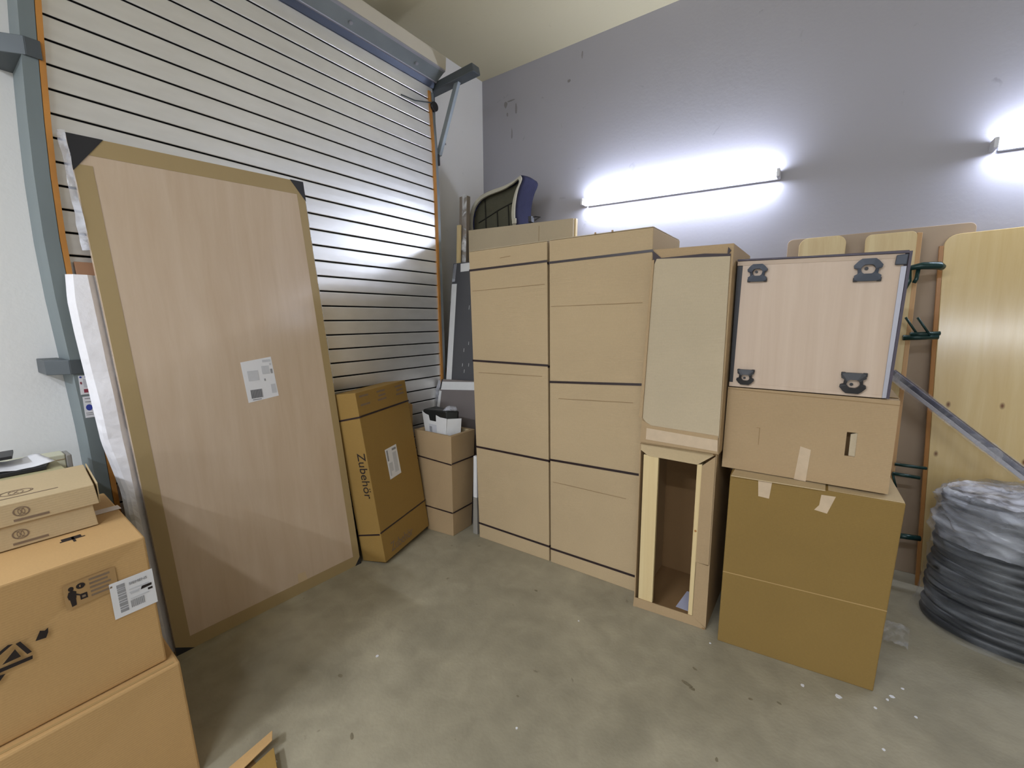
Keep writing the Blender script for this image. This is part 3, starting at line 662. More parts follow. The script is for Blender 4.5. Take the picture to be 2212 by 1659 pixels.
# ------------------------------------------------------------------ foam wrapped board and large beech panel leaning on the shutter
FZ = [(0, .510), (.45, .510), (.83, .498), (1.067, .460), (1.32, .447), (1.55, .434), (1.69, .429), (1.80, .436)]
def foam_left(z):
    for (z0, y0), (z1, y1) in zip(FZ, FZ[1:]):
        if z <= z1: return y0+(y1-y0)*(z-z0)/(z1-z0)
    return FZ[-1][1]
mb = MB(); n_ = 60; vs = []
for j in range(n_+1):
    z = 1.80*j/n_; yl = foam_left(z); xf = -2.466-.0963*z; xb = xf-.024-.03*(1-z/1.8); be = .584-.0375*z-.014
    p1 = .010*noise.noise(V((1.0, z*6, 0))); p2 = .004*noise.noise(V((4.0, z*24, 0)))
    prof = [(xf-.012, 1.45), (xf-.002, .68), (xf, max(be+.02, yl+.06)), (xf+.020+p1+p2, max(yl+.030, be-.006)), (xf+.012+p1-p2, yl+.018), (xf-.002, yl+.006+p2), (xb+.004, yl-.002), (xb, yl+.02), (xb, 1.45)]
    vs += [V((a_, b_, z)) for a_, b_ in prof]
n8 = 9
mb.add(vs, [(j*n8+i, j*n8+(i+1) % n8, (j+1)*n8+(i+1) % n8, (j+1)*n8+i) for j in range(n_) for i in range(n8)] + [tuple(range(n8)), tuple(n_*n8+i for i in range(n8))])
solo('foam_wrapped_board', mb, FOAM, 'white foam-wrapped board behind the left edge of the large beech panel', 'board', smooth=False)
solo('brown_panel', MB().hexa(depth((-2.560, .56, 0), (-2.560, .95, 0), (-2.675, .90, 1.862), (-2.675, .470, 1.858), (-.012, 0, 0))), plain('brown_board', S(168, 126, 96), .6), 'small brown board edge above the white foam wrapping at the shutter', 'board', .002)
cP = rotbox(-2.422, .584, 0, R(88.23), R(5.5), R(-2.148), 1.007, .030, 2.394)
dz = -min(p.z for p in cP[:2]); 
for i in (0, 1, 2, 3): cP[i].z = 0.0 if i in (0, 1) else 0.0
tW = thing('beech_panel', 'large beech veneer panel with kraft tape edges leaning against the roller shutter', 'panel', (-2.46, 1.09, 0))
part('panel_face', MB().hexa(cP), BEECH, tW, .002)
W_, H_ = 1.007, 2.394
def tape(u0, h0, u1, h1): return part('kraft_edge', plate(cP, u0, h0, u1, h1, .0009, .0004), KRAFT, tW)
tape(.0, .0, .062, H_-.12); tape(.0, H_-.075, W_, H_); tape(W_-.045, .0, W_, H_-.075); tape(.062, .0, W_-.045, .065)
part('corner_guard', poly_on(cP, [(-.003, H_-.15), (.115, H_+.002), (-.003, H_+.002)], .002, .0014), BLACK, tW, label='dark foil corner guard')
part('corner_guard', poly_on(cP, [(W_-.075, H_+.002), (W_+.003, H_-.11), (W_+.003, H_+.002)], .002, .0014), BLACK, tW)
part('corner_guard', poly_on(cP, [(-.003, -.0), (.07, .0), (-.003, .045)], .002, .0014), BLACK, tW)
part('corner_guard', poly_on(cP, [(W_-.04, .0), (W_+.003, .0), (W_+.003, .05)], .002, .0014), BLACK, tW)
crumple(lambda u, v: (cP[0]+(cP[4]-cP[0])*(.80+.205*v) + V((.006-.03*u, -.020*u-.004, 0))), FILM_T, 'film_edge', tW, .005, 5)
crumple(lambda u, v: (cP[1]+(cP[5]-cP[1])*(.50+.495*v) + V((.004-.03*u, .006*u+.002, 0))), FILM_C, 'film_edge', tW, .003, 6)
cosn = [(.512, 1.163), (.668, 1.205), (.666, 1.41), (.505, 1.375)]
lp = part('shipping_label', poly_on(cP, [(.506, 1.155), (.668, 1.170), (.660, 1.392), (.500, 1.375)], .0008, .0006), WHITE, tW, label='white shipping label')
for u0, h0, u1, h1, m in ((.525, 1.175, .585, 1.222, INK_M), (.53, 1.165, .575, 1.170, INK_M), (.525, 1.27, .58, 1.325, INK_L), (.60, 1.30, .64, 1.345, INK_L), (.61, 1.365, .655, 1.378, INK_L), (.645, 1.30, .656, 1.325, INK_M), (.635, 1.19, .66, 1.24, INK_L), (.605, 1.262, .613, 1.275, INK_M), (.645, 1.345, .655, 1.358, INK_L)):
    part('print_block', plate(cP, u0, h0, u1, h1, .0006, .0016), m, lp)
for k in range(7):
    part('barcode_bar', plate(cP, .527+.008*k, 1.177, .530+.008*k, 1.220, .0005, .0024), plain('bar', S(96, 96, 100), .8) if k == 0 else bpy.data.materials['bar'], lp)
part('clear_sticker', poly_on(cP, [(.60, .065), (.655, .06), (.65, .115), (.605, .12)], .0006, .0006), plain('pale_sticker', S(200, 176, 140), .5), tW)

# ------------------------------------------------------------------ left foreground stack
cL = [V((-1.690, -.30, 0)), V((-1.690, .432, 0)), V((-2.31, .45, 0)), V((-2.31, -.30, 0)), V((-1.680, -.30, .455)), V((-1.696, .414, .455)), V((-2.31, .44, .455)), V((-2.31, -.30, .455))]
tL, _ = carton('appliance_carton', 'brown carton at the bottom of the left foreground stack', 'box', cL, CARD_D, bevel=.007)
part('top_seam', MB().quad([(-1.70, -.29, .4552), (-1.705, .40, .4552), (-1.715, .40, .4552), (-1.71, -.29, .4552)], .001), CREASE_L, tL)
cM = [V((-1.728, -.30, .4575)), V((-1.735, .390, .4575)), V((-2.31, .405, .4575)), V((-2.31, -.30, .4575)), V((-1.672, -.30, .92)), V((-1.718, .372, .92)), V((-2.305, .394, .92)), V((-2.30, -.30, .92))]
tM, _ = carton('appliance_carton', 'large appliance carton with white barcode label on the bottom left carton', 'box', cM, CARD_D, bevel=.006)
part('parcel_tape', MB().quad([(-2.05, -.2, .9208), (-2.05, .390, .9208), (-2.10, .390, .9208), (-2.10, -.2, .9208)], .0008), TAPE_B, tM)
WM = .692
def mp_(u_from_right, h_from_top):   # point on the front of the big carton
    return FP(cM, WM-u_from_right, .465-h_from_top)
sl = part('barcode_label', poly_on(cM, [(WM-.108, .465-.238), (WM+.001, .465-.238), (WM+.001, .465-.115), (WM-.108, .465-.115)], .0008, .0006), WHITE, tM, label='white barcode label')
B0 = WM-.108; H1 = .465-.115
for k, (a, b) in enumerate(((0, .012), (.014, .018), (.020, .03), (.033, .038), (.041, .052), (.055, .06), (.063, .075), (.078, .083), (.086, .096))):
    part('barcode_bar', plate(cM, B0+.016, H1-.012-b, B0+.036, H1-.012-a, .0005, .0016), INK_M, sl)
for k in range(8): part('barcode_bar', plate(cM, B0+.043+.0045*k, H1-.105, B0+.0458+.0045*k, H1-.080, .0005, .0016), INK_M, sl)
ux = FP(cM, .6, .3)-FP(cM, .2, .3); uy = FP(cM, .3, .4)-FP(cM, .3, .1)
text_fit('SIEMENS', FP(cM, B0+.046, H1-.026, .0014), ux, uy, .045, .009, INK_M, sl)
for h, u0, u1 in ((.040, .044, .095), (.050, .044, .07), (.056, .046, .068), (.072, .044, .092)):
    part('print_line', plate(cM, B0+u0, H1-h-.004, B0+u1, H1-h, .0005, .0016), INK_L, sl)
part('print_bar', poly_on(cM, [(B0+.072, H1-.056), (B0+.101, H1-.054), (B0+.101, H1-.046), (B0+.076, H1-.046)], .0006, .0018), INK, sl)
part('print_bar', plate(cM, B0+.090, H1-.067, B0+.102, H1-.060, .0006, .0018), INK, sl)
# printed handling pictogram (person, drum, crate, text block)
px0 = WM-.205; pz0 = .465-.145
hs_ = part('pictogram', poly_on(cM, [(px0, pz0), (px0+.118, pz0+.006), (px0+.118, pz0+.082), (px0, pz0+.078)], .0004, .0003), plain('print_tint', S(170, 136, 90), .8), tM)
def pic(pts, m=INK): part('print_mark', poly_on(cM, [(px0+a, pz0+b) for a, b in pts], .0005, .0009), m, hs_)
pic([(.016+.006*math.cos(t*.5236), .062+.007*math.sin(t*.5236)) for t in range(12)])
pic([(.008, .030), (.024, .030), (.026, .050), (.019, .056), (.010, .054), (.006, .042)]); pic([(.012, .006), (.022, .008), (.023, .030), (.010, .030)])
pic([(.024, .044), (.036, .034), (.034, .031), (.023, .039)])
pic([(.037+.010*math.cos(t*.5236), .062+.009*math.sin(t*.5236)) for t in range(12)]); pic([(.037+.003*math.cos(t*.5236), .062+.004*math.sin(t*.5236)) for t in range(12)], bpy.data.materials['print_tint'])
pic([(.032, .018), (.048, .018), (.048, .036), (.032, .036)]); pic([(.036, .023), (.044, .023), (.044, .030), (.036, .030)], INK_G)
for k in range(5): pic([(.056, .016+.013*k), (.104-.006*(k % 2), .016+.013*k), (.104-.006*(k % 2), .022+.013*k), (.056, .022+.013*k)], INK_G)
# bold folded-ribbon mark at the lower left
lx, lz_, ls = WM-.302, .465-.210, .74
bars = [[(-.16, .0), (-.03, .078), (-.018, .074), (-.15, -.012)], [(-.012, .070), (.0, .072), (.022, .012), (.010, .010)], [(-.10, .0), (.022, -.004), (.020, -.018), (-.10, -.016)],
        [(-.10, .018), (-.075, .052), (-.055, .055), (-.085, .012)], [(-.10, -.02), (-.05, -.03), (-.07, -.055), (-.10, -.05)], [(-.052, .010), (-.016, .050), (-.006, .012)]]
rb = None
for b in bars: part('ribbon_mark', poly_on(cM, [(lx+x*ls, lz_+(z-.03)*ls) for x, z in b], .0006, .0005), INK, tM)
part('diamond_mark', poly_on(cM, [(lx+a*ls, lz_+b*ls) for a, b in ((.036, .018), (.052, .052), (.064, .045), (.074, .052), (.072, .034), (.064, .014))], .0006, .0005), INK, tM)
# small print on its top near the flat cartons
mb = MB()
for (x0_, y0_, x1_, y1_) in ((-1.905, .21, -1.885, .255), (-1.90, .232, -1.855, .238), (-1.885, .205, -1.878, .262)): mb.box((x0_, y0_, .9204), (x1_, y1_, .9209))
part('top_print', mb, INK, tM)
# two flat cartons with faint ring logos
def rings(c, u, h, ww, hh, parent, m):
    mb = MB(); n = 28
    def ring(cx, cy, rx, ry, t):
        o_ = [(cx+rx*math.cos(2*math.pi*k/n), cy+ry*math.sin(2*math.pi*k/n)) for k in range(n)]; i_ = [(cx+(rx-t)*math.cos(2*math.pi*k/n), cy+(ry-t)*math.sin(2*math.pi*k/n)) for k in range(n)]
        for k in range(n):
            j = (k+1) % n; mb.quad([FP(c, *o_[k], .0005), FP(c, *o_[j], .0005), FP(c, *i_[j], .0005), FP(c, *i_[k], .0005)], .0005)
    ring(u, h, ww*.5, hh*.5, .0022)
    for d in (-.22, 0, .22): ring(u+d*ww, h, ww*.22, hh*.36, .0016)
    return part('ring_logo', mb, m, parent)
def flatbox(label, xf, yr, z0, z1, xb):
    c = [V((xf+.002, -.30, z0)), V((xf-.012, yr+.004, z0)), V((xb, yr+.03, z0)), V((xb, -.30, z0)), V((xf, -.30, z1)), V((xf-.014, yr-.003, z1)), V((xb, yr+.027, z1)), V((xb, -.30, z1))]
    t, _ = carton('flat_carton', label, 'box', c, CARD_L, bevel=.002)
    W = (c[1]-c[0]).length
    rings(c, W-.17, (z1-z0)*.55, .036, .030, t, INK_G)
    part('logo_line', plate(c, W-.19, .009, W-.115, .016, .0005, .0005), INK_G, t)
    return c, t
f1, tf1 = flatbox('lower flat carton with faint ring logo on the large appliance carton', -1.931, .303, .923, .995, -2.24)
f2, tf2 = flatbox('upper flat carton of the two, its lid and front showing faint ring logos', -1.925, .312, .997, 1.064, -2.25)
tp = topface(f2); Wt = (V(tp[1])-V(tp[0])).length
rings(tp, Wt-.17, .12, .075, .06, tf2, INK_G)
part('logo_line', plate(tp, Wt-.22, .062, Wt-.08, .068, .0005, .0005), INK_G, tf2)
part('side_flap', MB().hexa([(-1.945, .3165, .998), (-1.945, .3195, .998), (-2.25, .346, .998), (-2.25, .343, .998), (-1.945, .3165, 1.065), (-1.945, .3195, 1.065), (-2.25, .347, 1.065), (-2.25, .344, 1.065)]), CARD_L, tf2)
# things behind the flat cartons
solo('olive_carton', MB().box((-2.60, -.5, 0), (-2.35, .31, 1.028)), OLIVEC, 'olive-grey carton behind the flat cartons, under the black sheets', 'box', .004)
tK = thing('cream_file_box', 'pale cream box standing at the wall behind the black sheets', 'box', (-2.68, 0, 0))
part('body', MB().box((-2.72, -.5, 0), (-2.63, .345, 1.035)), CREAMC, tK, .004); part('end_cap', MB().box((-2.725, .346, 0), (-2.625, .364, 1.03)), plain('cap_grey', S(150, 146, 140), .5), tK, .004)
part('lid_line', MB().box((-2.6298, -.5, 1.012), (-2.629, .345, 1.015)), CREASE_D, tK)
solo('black_sheet', MB().hexa([(-2.43, -.5, 1.030), (-2.43, .262, 1.030), (-2.56, .29, 1.030), (-2.56, -.5, 1.030), (-2.43, -.5, 1.044), (-2.43, .262, 1.044), (-2.56, .29, 1.044), (-2.56, -.5, 1.044)]), BLACK, 'lower black sheet lying on the olive carton under crumpled white paper', 'sheet', .002)
mb = MB(); vs = []; n1, n2 = 18, 8
for j in range(n2+1):
    for i in range(n1+1):
        u, v = i/n1, j/n2
        vs.append(V((-2.44-.13*v, .02+.27*u-.05*v*u+.02*v, 1.052+.007*math.sin(u*7)+.006*abs(noise.noise(V((u*5, v*4, 2)))) + .014*v)))
mb.add(vs, [(j*(n1+1)+i, j*(n1+1)+i+1, (j+1)*(n1+1)+i+1, (j+1)*(n1+1)+i) for j in range(n2) for i in range(n1)])
pp = solo('crumpled_paper', mb, WHITE, 'crumpled white paper between the two black sheets', 'paper', smooth=True); md = pp.modifiers.new('s', 'SOLIDIFY'); md.thickness = .0012
for v_ in pp.data.vertices: pass
solo('black_sheet', MB().hexa([(-2.48, -.5, 1.080), (-2.48, .185, 1.084), (-2.60, .20, 1.084), (-2.60, -.5, 1.080), (-2.48, -.5, 1.092), (-2.48, .185, 1.096), (-2.60, .20, 1.096), (-2.60, -.5, 1.092)]), BLACK, 'upper black sheet resting tilted on the crumpled white paper', 'sheet', .002)

# ------------------------------------------------------------------ framed narrow carton (lower) with pine posts
tN = thing('framed_carton', 'open narrow carton with pine posts and dark inside, right of the strapped cartons', 'box', (-.57, 2.45, 0))
fx0, fx1, fy, fh, fd = -.757, -.386, 2.212, .945, .50
# front ring made of folded flaps around the opening
def fr(p): return V((p[0], fy+(p[0]-fx0)*.085, p[1]))
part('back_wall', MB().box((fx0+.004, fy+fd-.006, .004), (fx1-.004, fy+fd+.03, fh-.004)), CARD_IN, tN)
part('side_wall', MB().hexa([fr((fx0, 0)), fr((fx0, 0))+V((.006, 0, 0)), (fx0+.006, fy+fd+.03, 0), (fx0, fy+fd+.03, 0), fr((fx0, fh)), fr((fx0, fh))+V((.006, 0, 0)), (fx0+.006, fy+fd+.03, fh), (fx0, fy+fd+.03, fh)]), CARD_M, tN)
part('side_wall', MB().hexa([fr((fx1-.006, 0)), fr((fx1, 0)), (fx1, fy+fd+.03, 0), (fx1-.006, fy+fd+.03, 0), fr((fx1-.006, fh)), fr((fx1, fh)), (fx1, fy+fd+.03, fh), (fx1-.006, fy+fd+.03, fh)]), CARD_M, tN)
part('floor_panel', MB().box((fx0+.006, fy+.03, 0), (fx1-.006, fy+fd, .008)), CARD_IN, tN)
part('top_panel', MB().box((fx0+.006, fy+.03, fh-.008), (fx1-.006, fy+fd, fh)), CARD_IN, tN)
def flap(pts, m=CARD_M, th=.005): part('folded_flap', MB().prism([fr(p) for p in pts], (0, th, 0)), m, tN)
flap([(fx0, fh), (fx1, fh), (fx1-.006, fh-.004), (-.472, fh-.068), (fx0+.045, fh-.060), (fx0, fh-.03)], CARD_L)
flap([(-.450, fh-.070), (fx1-.002, fh-.010), (fx1-.002, .36), (-.453, .36)], CARD_M)
flap([(-.450, .36), (fx1-.006, .355), (fx1-.006, .012), (-.452, .054)], CARD_M, .003)
flap([(fx0-.004, .002), (fx1, .002), (fx1, .012), (-.452, .054), (fx0, .056)], CARD_M)
part('pine_post', MB().hexa([(-.736, fy+.007, .056), (-.660, fy+.014, .050), (-.660, fy+.034, .050), (-.736, fy+.027, .056), (-.738, fy+.007, fh-.058), (-.661, fy+.014, fh-.060), (-.661, fy+.034, fh-.060), (-.738, fy+.027, fh-.058)]), PINE, tN, .002, label='pine post')
part('pine_post', MB().hexa([(-.476, fy+.030, .050), (-.454, fy+.030, .050), (-.454, fy+.10, .050), (-.476, fy+.10, .050), (-.474, fy+.030, fh-.066), (-.450, fy+.030, fh-.066), (-.450, fy+.10, fh-.066), (-.474, fy+.10, fh-.066)]), PINE, tN, .002, label='pine post')
part('pine_knot', MB().tube([(-.463, fy+.031, .525), (-.463, fy+.029, .525)], .006, 10), PINE_R, tN)
part('paper_note', MB().hexa([(-.560, fy+.12, .009), (-.478, fy+.12, .009), (-.478, fy+.30, .009), (-.545, fy+.30, .009), (-.560, fy+.12, .011), (-.478, fy+.12, .011), (-.478, fy+.30, .011), (-.545, fy+.30, .011)]), plain('bluish_paper', S(206, 208, 232), .6), tN)

# ------------------------------------------------------------------ narrow carton standing on it
cN = depth((-.747, 2.185, .953), (-.372, 2.202, .953), (-.367, 2.203, 1.931), (-.722, 2.188, 1.934), (0, .50, 0))
tQ = thing('narrow_carton', 'narrow closed carton on top of the framed one, torn sheet on its front', 'box', (-.555, 2.45, .951))
part('carton_body', MB().hexa([p + (V((0, .004, 0)) if i in (0, 1, 4, 5) else V((0, 0, 0))) for i, p in enumerate(cN)]), CARD_M, tQ, .004)
part('front_sheet', MB().prism([FP(cN, .040, .10, .0045), FP(cN, .371, .085, .0045), FP(cN, .364, .925, .0045), FP(cN, .012+.010, .935, .0045), FP(cN, .008, .90, .0045), FP(cN, .004, .14, .0045)], (0, .0075, 0)), CARD_G, tQ, .001)
part('gap_shade_line', poly_on(cN, [(.0, .975), (.045, .938), (.25, .944), (.365, .936), (.365, .922), (.03, .926), (.004, .93)], .003, .0005), plain('gap_shade', S(70, 62, 66), .8), tQ)
part('gap_shade_line', poly_on(cN, [(.0, .42), (.010, .42), (.022, .93), (.008, .93)], .003, .001), bpy.data.materials['gap_shade'], tQ)  # shading beside the left edge of the sheet, painted as a dark strip
part('torn_notch', poly_on(cN, [(.350, .93), (.366, .95), (.352, .966)], .003, .0005), bpy.data.materials['gap_shade'], tQ)
part('bottom_flap', poly_on(cN, [(.0, .012), (.372, .008), (.368, .095), (.05, .105), (.004, .13)], .004, .0045), CARD_M, tQ)
part('parcel_tape', poly_on(cN, [(.03, .03), (.37, .02), (.368, .075), (.03, .09)], .0008, .009), TAPE_B, tQ)
crease(cN, .02, .36, .482, .003, CREASE_L, tQ)
crease(cN, .06, .36, .16, .0025, CREASE_L, tQ, .155)
part('side_lip', MB().hexa([FP(cN, -.012, .14, .012), FP(cN, .004, .14, .012), FP(cN, .004, .14, .004), FP(cN, -.012, .14, .004), FP(cN, .0, .93, .012), FP(cN, .012, .93, .012), FP(cN, .012, .93, .004), FP(cN, .0, .93, .004)]), CARD_M, tQ)

# ------------------------------------------------------------------ right stack: large carton, middle carton, beech cabinet
cW = depth((-.321, 2.200, 0), (.289, 2.259, 0), (.313, 2.256, .862), (-.316, 2.201, .870), (-.03, .56, 0))
tX, _ = carton('large_carton', 'large ochre carton on the floor under the carton with hand holes', 'box', cW, CARD_O)
crease(cW, 0, .612, .374, .004, CREASE_L, tX, .388)
part('lid_flap', MB().hexa([(-.31, 2.185, .868), (.05, 2.222, .866), (.05, 2.75, .868), (-.31, 2.75, .870), (-.31, 2.185, .872), (.05, 2.222, .870), (.05, 2.75, .872), (-.31, 2.75, .8735)]), CARD_L, tX)
part('lid_flap', MB().hexa([(.06, 2.240, .862), (.310, 2.262, .861), (.285, 2.80, .862), (.06, 2.75, .864), (.06, 2.240, .866), (.310, 2.262, .865), (.285, 2.80, .866), (.06, 2.75, .868)]), CARD_L, tX)
part('parcel_tape', poly_on(cW, [(.118, .79), (.160, .787), (.166, .872), (.112, .870)], .0008, .0008), TAPE_B, tX)
part('parcel_tape', poly_on(cW, [(.327, .775), (.372, .768), (.394, .850), (.345, .848), (.342, .80)], .0008, .0008), TAPE_B, tX)
cV = depth((-.368, 2.282, .876), (.260, 2.297, .876), (.261, 2.297, 1.272), (-.364, 2.282, 1.276), (0, .48, 0))
# keep its lower edge where the picture shows it
tV = thing('middle_carton', 'wide tan carton with an open hand hole, below the beech cabinet', 'box', (-.06, 2.53, .8745))
# front wall with a real hand hole: strips around the opening
hu0, hu1, hh0, hh1 = .471, .507, .140, .245
W_v = .628; H_v = .398
fw = MB()
def wallpiece(u0, h0, u1, h1): fw.hexa([FP(cV, u0, h0), FP(cV, u1, h0), FP(cV, u1, h0)+V((0, .006, 0)), FP(cV, u0, h0)+V((0, .006, 0)), FP(cV, u0, h1), FP(cV, u1, h1), FP(cV, u1, h1)+V((0, .006, 0)), FP(cV, u0, h1)+V((0, .006, 0))])
wallpiece(0, 0, hu0, H_v); wallpiece(hu1, 0, W_v, H_v); wallpiece(hu0, 0, hu1, hh0); wallpiece(hu0, hh1, hu1, H_v)
part('front_wall', fw, CARD_M, tV)
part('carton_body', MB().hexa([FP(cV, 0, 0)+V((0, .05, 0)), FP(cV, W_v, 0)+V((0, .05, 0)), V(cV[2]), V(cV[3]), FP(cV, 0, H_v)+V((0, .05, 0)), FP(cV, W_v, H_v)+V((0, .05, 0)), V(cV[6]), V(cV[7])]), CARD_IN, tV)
rim_ = MB()
for a, b, c2, d in ((0, 0, .006, H_v), (W_v-.006, 0, W_v, H_v), (0, 0, W_v, .006), (0, H_v-.006, W_v, H_v)):
    rim_.hexa([FP(cV, a, b)+V((0, .006, 0)), FP(cV, c2, b)+V((0, .006, 0)), FP(cV, c2, b)+V((0, .052, 0)), FP(cV, a, b)+V((0, .052, 0)), FP(cV, a, d)+V((0, .006, 0)), FP(cV, c2, d)+V((0, .006, 0)), FP(cV, c2, d)+V((0, .052, 0)), FP(cV, a, d)+V((0, .052, 0))])
part('carton_edges', rim_, CARD_M, tV)
part('outer_shell', MB().box((.2605, 2.352, .877), (.2635, 2.775, 1.272)).box((-.364, 2.352, 1.2725), (.2605, 2.775, 1.2755)), CARD_M, tV)
part('hand_hole_flap', MB().hexa([FP(cV, hu0+.014, hh0)+V((0, .008, 0)), FP(cV, hu1, hh0)+V((0, .006, 0)), FP(cV, hu1, hh0)+V((0, .010, 0)), FP(cV, hu0+.014, hh0)+V((0, .022, 0)), FP(cV, hu0+.014, hh1-.01)+V((0, .008, 0)), FP(cV, hu1, hh1)+V((0, .006, 0)), FP(cV, hu1, hh1)+V((0, .010, 0)), FP(cV, hu0+.014, hh1-.01)+V((0, .022, 0))]), CARD_G, tV)
crease(cV, .138, .148, .215, .002, CREASE_D, tV)
part('hand_hole_slit', plate(cV, .146, .135, .1495, .218, .0008, .0003), CREASE_D, tV); part('hand_hole_slit', plate(cV, .134, .216, .1495, .2185, .0008, .0003), CREASE_D, tV)
part('parcel_tape', poly_on(cV, [(.300, -.002), (.345, -.004), (.352, .145), (.312, .155)], .0008, .0008), TAPE_B, tV)
part('lid_gap', MB().hexa([FP(cV, .0, H_v-.010, .0006), FP(cV, .63, H_v-.022, .0006), FP(cV, .63, H_v-.022, .0001), FP(cV, .0, H_v-.010, .0001), FP(cV, .0, H_v-.006, .0006), FP(cV, .63, H_v-.018, .0006), FP(cV, .63, H_v-.018, .0001), FP(cV, .0, H_v-.006, .0001)]), CREASE_D, tV)

cC = depth((-.361, 2.287, 1.279), (.2245, 2.287, 1.2765), (.233, 2.287, 1.857), (-.360, 2.287, 1.866), (0, .42, 0))
tY = thing('base_cabinet', 'beech cabinet lying with its underside and four black foot sockets facing out', 'cabinet', (-.08, 2.50, 1.2765))
part('carcass', MB().hexa([p + (V((0, .010, 0)) if i in (0, 1, 4, 5) else V((0, 0, 0))) for i, p in enumerate(cC)]), plain('dark_brown_edge', S(92, 80, 86), .5), tY, .002)
part('underside_panel', MB().prism([FP(cC, .014, .0), FP(cC, .566, .0), FP(cC, .573, .572), FP(cC, .0, .578), FP(cC, .0, .560), FP(cC, .022, .560)], (0, .009, 0)), BEECH_L, tY)
part('bottom_rail', poly_on(cC, [(.0, .0), (.566, .0), (.566, .012), (.0, .020)], .002, .0005), BEECH_L, tY)
part('top_rail', poly_on(cC, [(.0, .560), (.566, .556), (.573, .573), (.0, .579)], .0015, .0005), plain('beech_rail', S(190, 168, 146), .5), tY)
part('dark_strip', poly_on(cC, [(.0, .020), (.015, .018), (.021, .558), (.0, .558)], .001, .0003), BLACK, tY)  # flat black strip down the left edge of the front
part('silver_profile', poly_on(cC, [(.563, .0), (.577, .002), (.582, .525), (.565, .525)], .006, .0005), SILVER, tY, .001)
part('corner_block', poly_on(cC, [(.546, .530), (.580, .530), (.582, .570), (.548, .567)], .016, .0005), GREYP, tY, .003)
part('edge_frame', poly_on(cC, [(.577, .0), (.586, .0), (.593, .581), (.0, .588), (.0, .581), (.584, .574)], .010, -.002), plain('dark_edge_band', S(70, 62, 76), .5), tY)
def foot(cu, ch, s, flip):
    q = lambda pts: [(cu+a*s, ch+(b if not flip else -b)*s) for a, b in pts]
    outl = [(-.036, .040), (-.024, .050), (.022, .050), (.034, .040), (.048, .022), (.046, .010), (.036, .006), (.034, -.014), (.046, -.022), (.044, -.040), (.030, -.046), (-.030, -.046), (-.044, -.040), (-.046, -.022), (-.034, -.014), (-.036, .006), (-.048, .010), (-.050, .022)]
    n = len(outl); circ_ = []
    for a, b in outl:
        an = math.atan2(b-.004, a); circ_.append((.025*math.cos(an), .004+.022*math.sin(an)))
    mb = MB(); O = q(outl); I = q(circ_)
    for k in range(n):
        j = (k+1) % n
        mb.hexa([FP(cC, *O[k], .001), FP(cC, *O[j], .001), FP(cC, *I[j], .001), FP(cC, *I[k], .001), FP(cC, *O[k], .018), FP(cC, *O[j], .018), FP(cC, *I[j], .024), FP(cC, *I[k], .024)])
    f = part('foot_socket', mb, GREYP if not flip else BLACK, tY)
    part('socket_floor', poly_on(cC, q([(.024*math.cos(2*math.pi*k/16), .004+.021*math.sin(2*math.pi*k/16)) for k in range(16)]), .001, .0012), BEECH_L, f)
    part('screw_boss', poly_on(cC, q([(-.006+.007*math.cos(2*math.pi*k/10), .008+.007*math.sin(2*math.pi*k/10)) for k in range(10)]), .006, .0025), BLACK, f)
    for sx in (-1, 1): part('screw_ear', poly_on(cC, q([(sx*.040-.008, -.048), (sx*.040+.008, -.048), (sx*.040+.008, -.030), (sx*.040-.008, -.030)]), .012, .001), BLACK, f, .002)
foot(.084, .522, .80, False); foot(.468, .514, .92, False); foot(.068, .050, .74, True); foot(.466, .056, .90, True)

# ------------------------------------------------------------------ benches and tables leaning on the back wall
def slab(label, cat, name, x0, x1, y0, y1, zt, mat, th=.027, rad=.05, zt1=None, group=None, edge=None, xb0=None, xb1=None):
    xb0 = x0 if xb0 is None else xb0; xb1 = x1 if xb1 is None else xb1; zt1 = zt if zt1 is None else zt1
    pts = []
    for k in range(7): a = math.pi - k*math.pi/12; pts.append((x0+rad+rad*math.cos(a), zt-rad+rad*math.sin(a)))
    for k in range(7): a = math.pi/2 - k*math.pi/12; pts.append((x1-rad+rad*math.cos(a), zt1-rad+rad*math.sin(a)))
    pts += [(xb1, .0), (xb0, .0)]
    dy = (y1-y0)/zt; P = [V((a, y0+dy*b, b)) for a, b in pts]
    t = thing(name, label, cat, ((x0+x1)/2, y0, 0), group)
    part('board', MB().prism(P, (0, th, 0)), mat, t, .003)
    if edge: 
        part('edge_strip', MB().hexa([(xb0-.018, y0+.004, 0), (xb0-.001, y0, 0), (xb0-.001, y0+th, 0), (xb0-.018, y0+th, 0), (x0-.018, y1+.004, zt-rad), (x0-.001, y1, zt-rad), (x0-.001, y1+th, zt-rad), (x0-.018, y1+th, zt-rad)]), edge, t)
    return t
tb1 = slab('beige board with rounded corner standing behind the two wooden benches', 'board', 'tabletop_board', -.262, .625, 3.529, 3.532, 2.115, TABLE_U, .025, .03, 2.12)
bn1 = slab('left pine bench seat with rounded top behind the beech cabinet', 'bench', 'folding_bench', -.19, .05, 3.27, 3.415, 2.098, PINE, .03, .05)
bn2 = slab('right pine bench seat of two joined planks with folded green legs', 'bench', 'folding_bench', .142, .372, 3.27, 3.415, 2.085, PINE, .03, .03)
part('side_plank', MB().hexa([(.374, 3.27, 0), (.394, 3.27, 0), (.394, 3.30, 0), (.374, 3.30, 0), (.370, 3.415, 2.075), (.392, 3.415, 2.072), (.392, 3.445, 2.072), (.370, 3.445, 2.075)]), wood('pine_warm', S(206, 164, 116), S(188, 146, 96), .5, 'Z', knots=2.0, streak=14), bn2, .002)
gtb = slab('glossy lacquered pine table top leaning at the right edge behind the wrapped coil', 'table', 'folding_table', .498, 1.05, 3.378, 3.498, 2.06, PINE_G, .026, .06, 2.075, None, PINE_R, .575, 1.08)
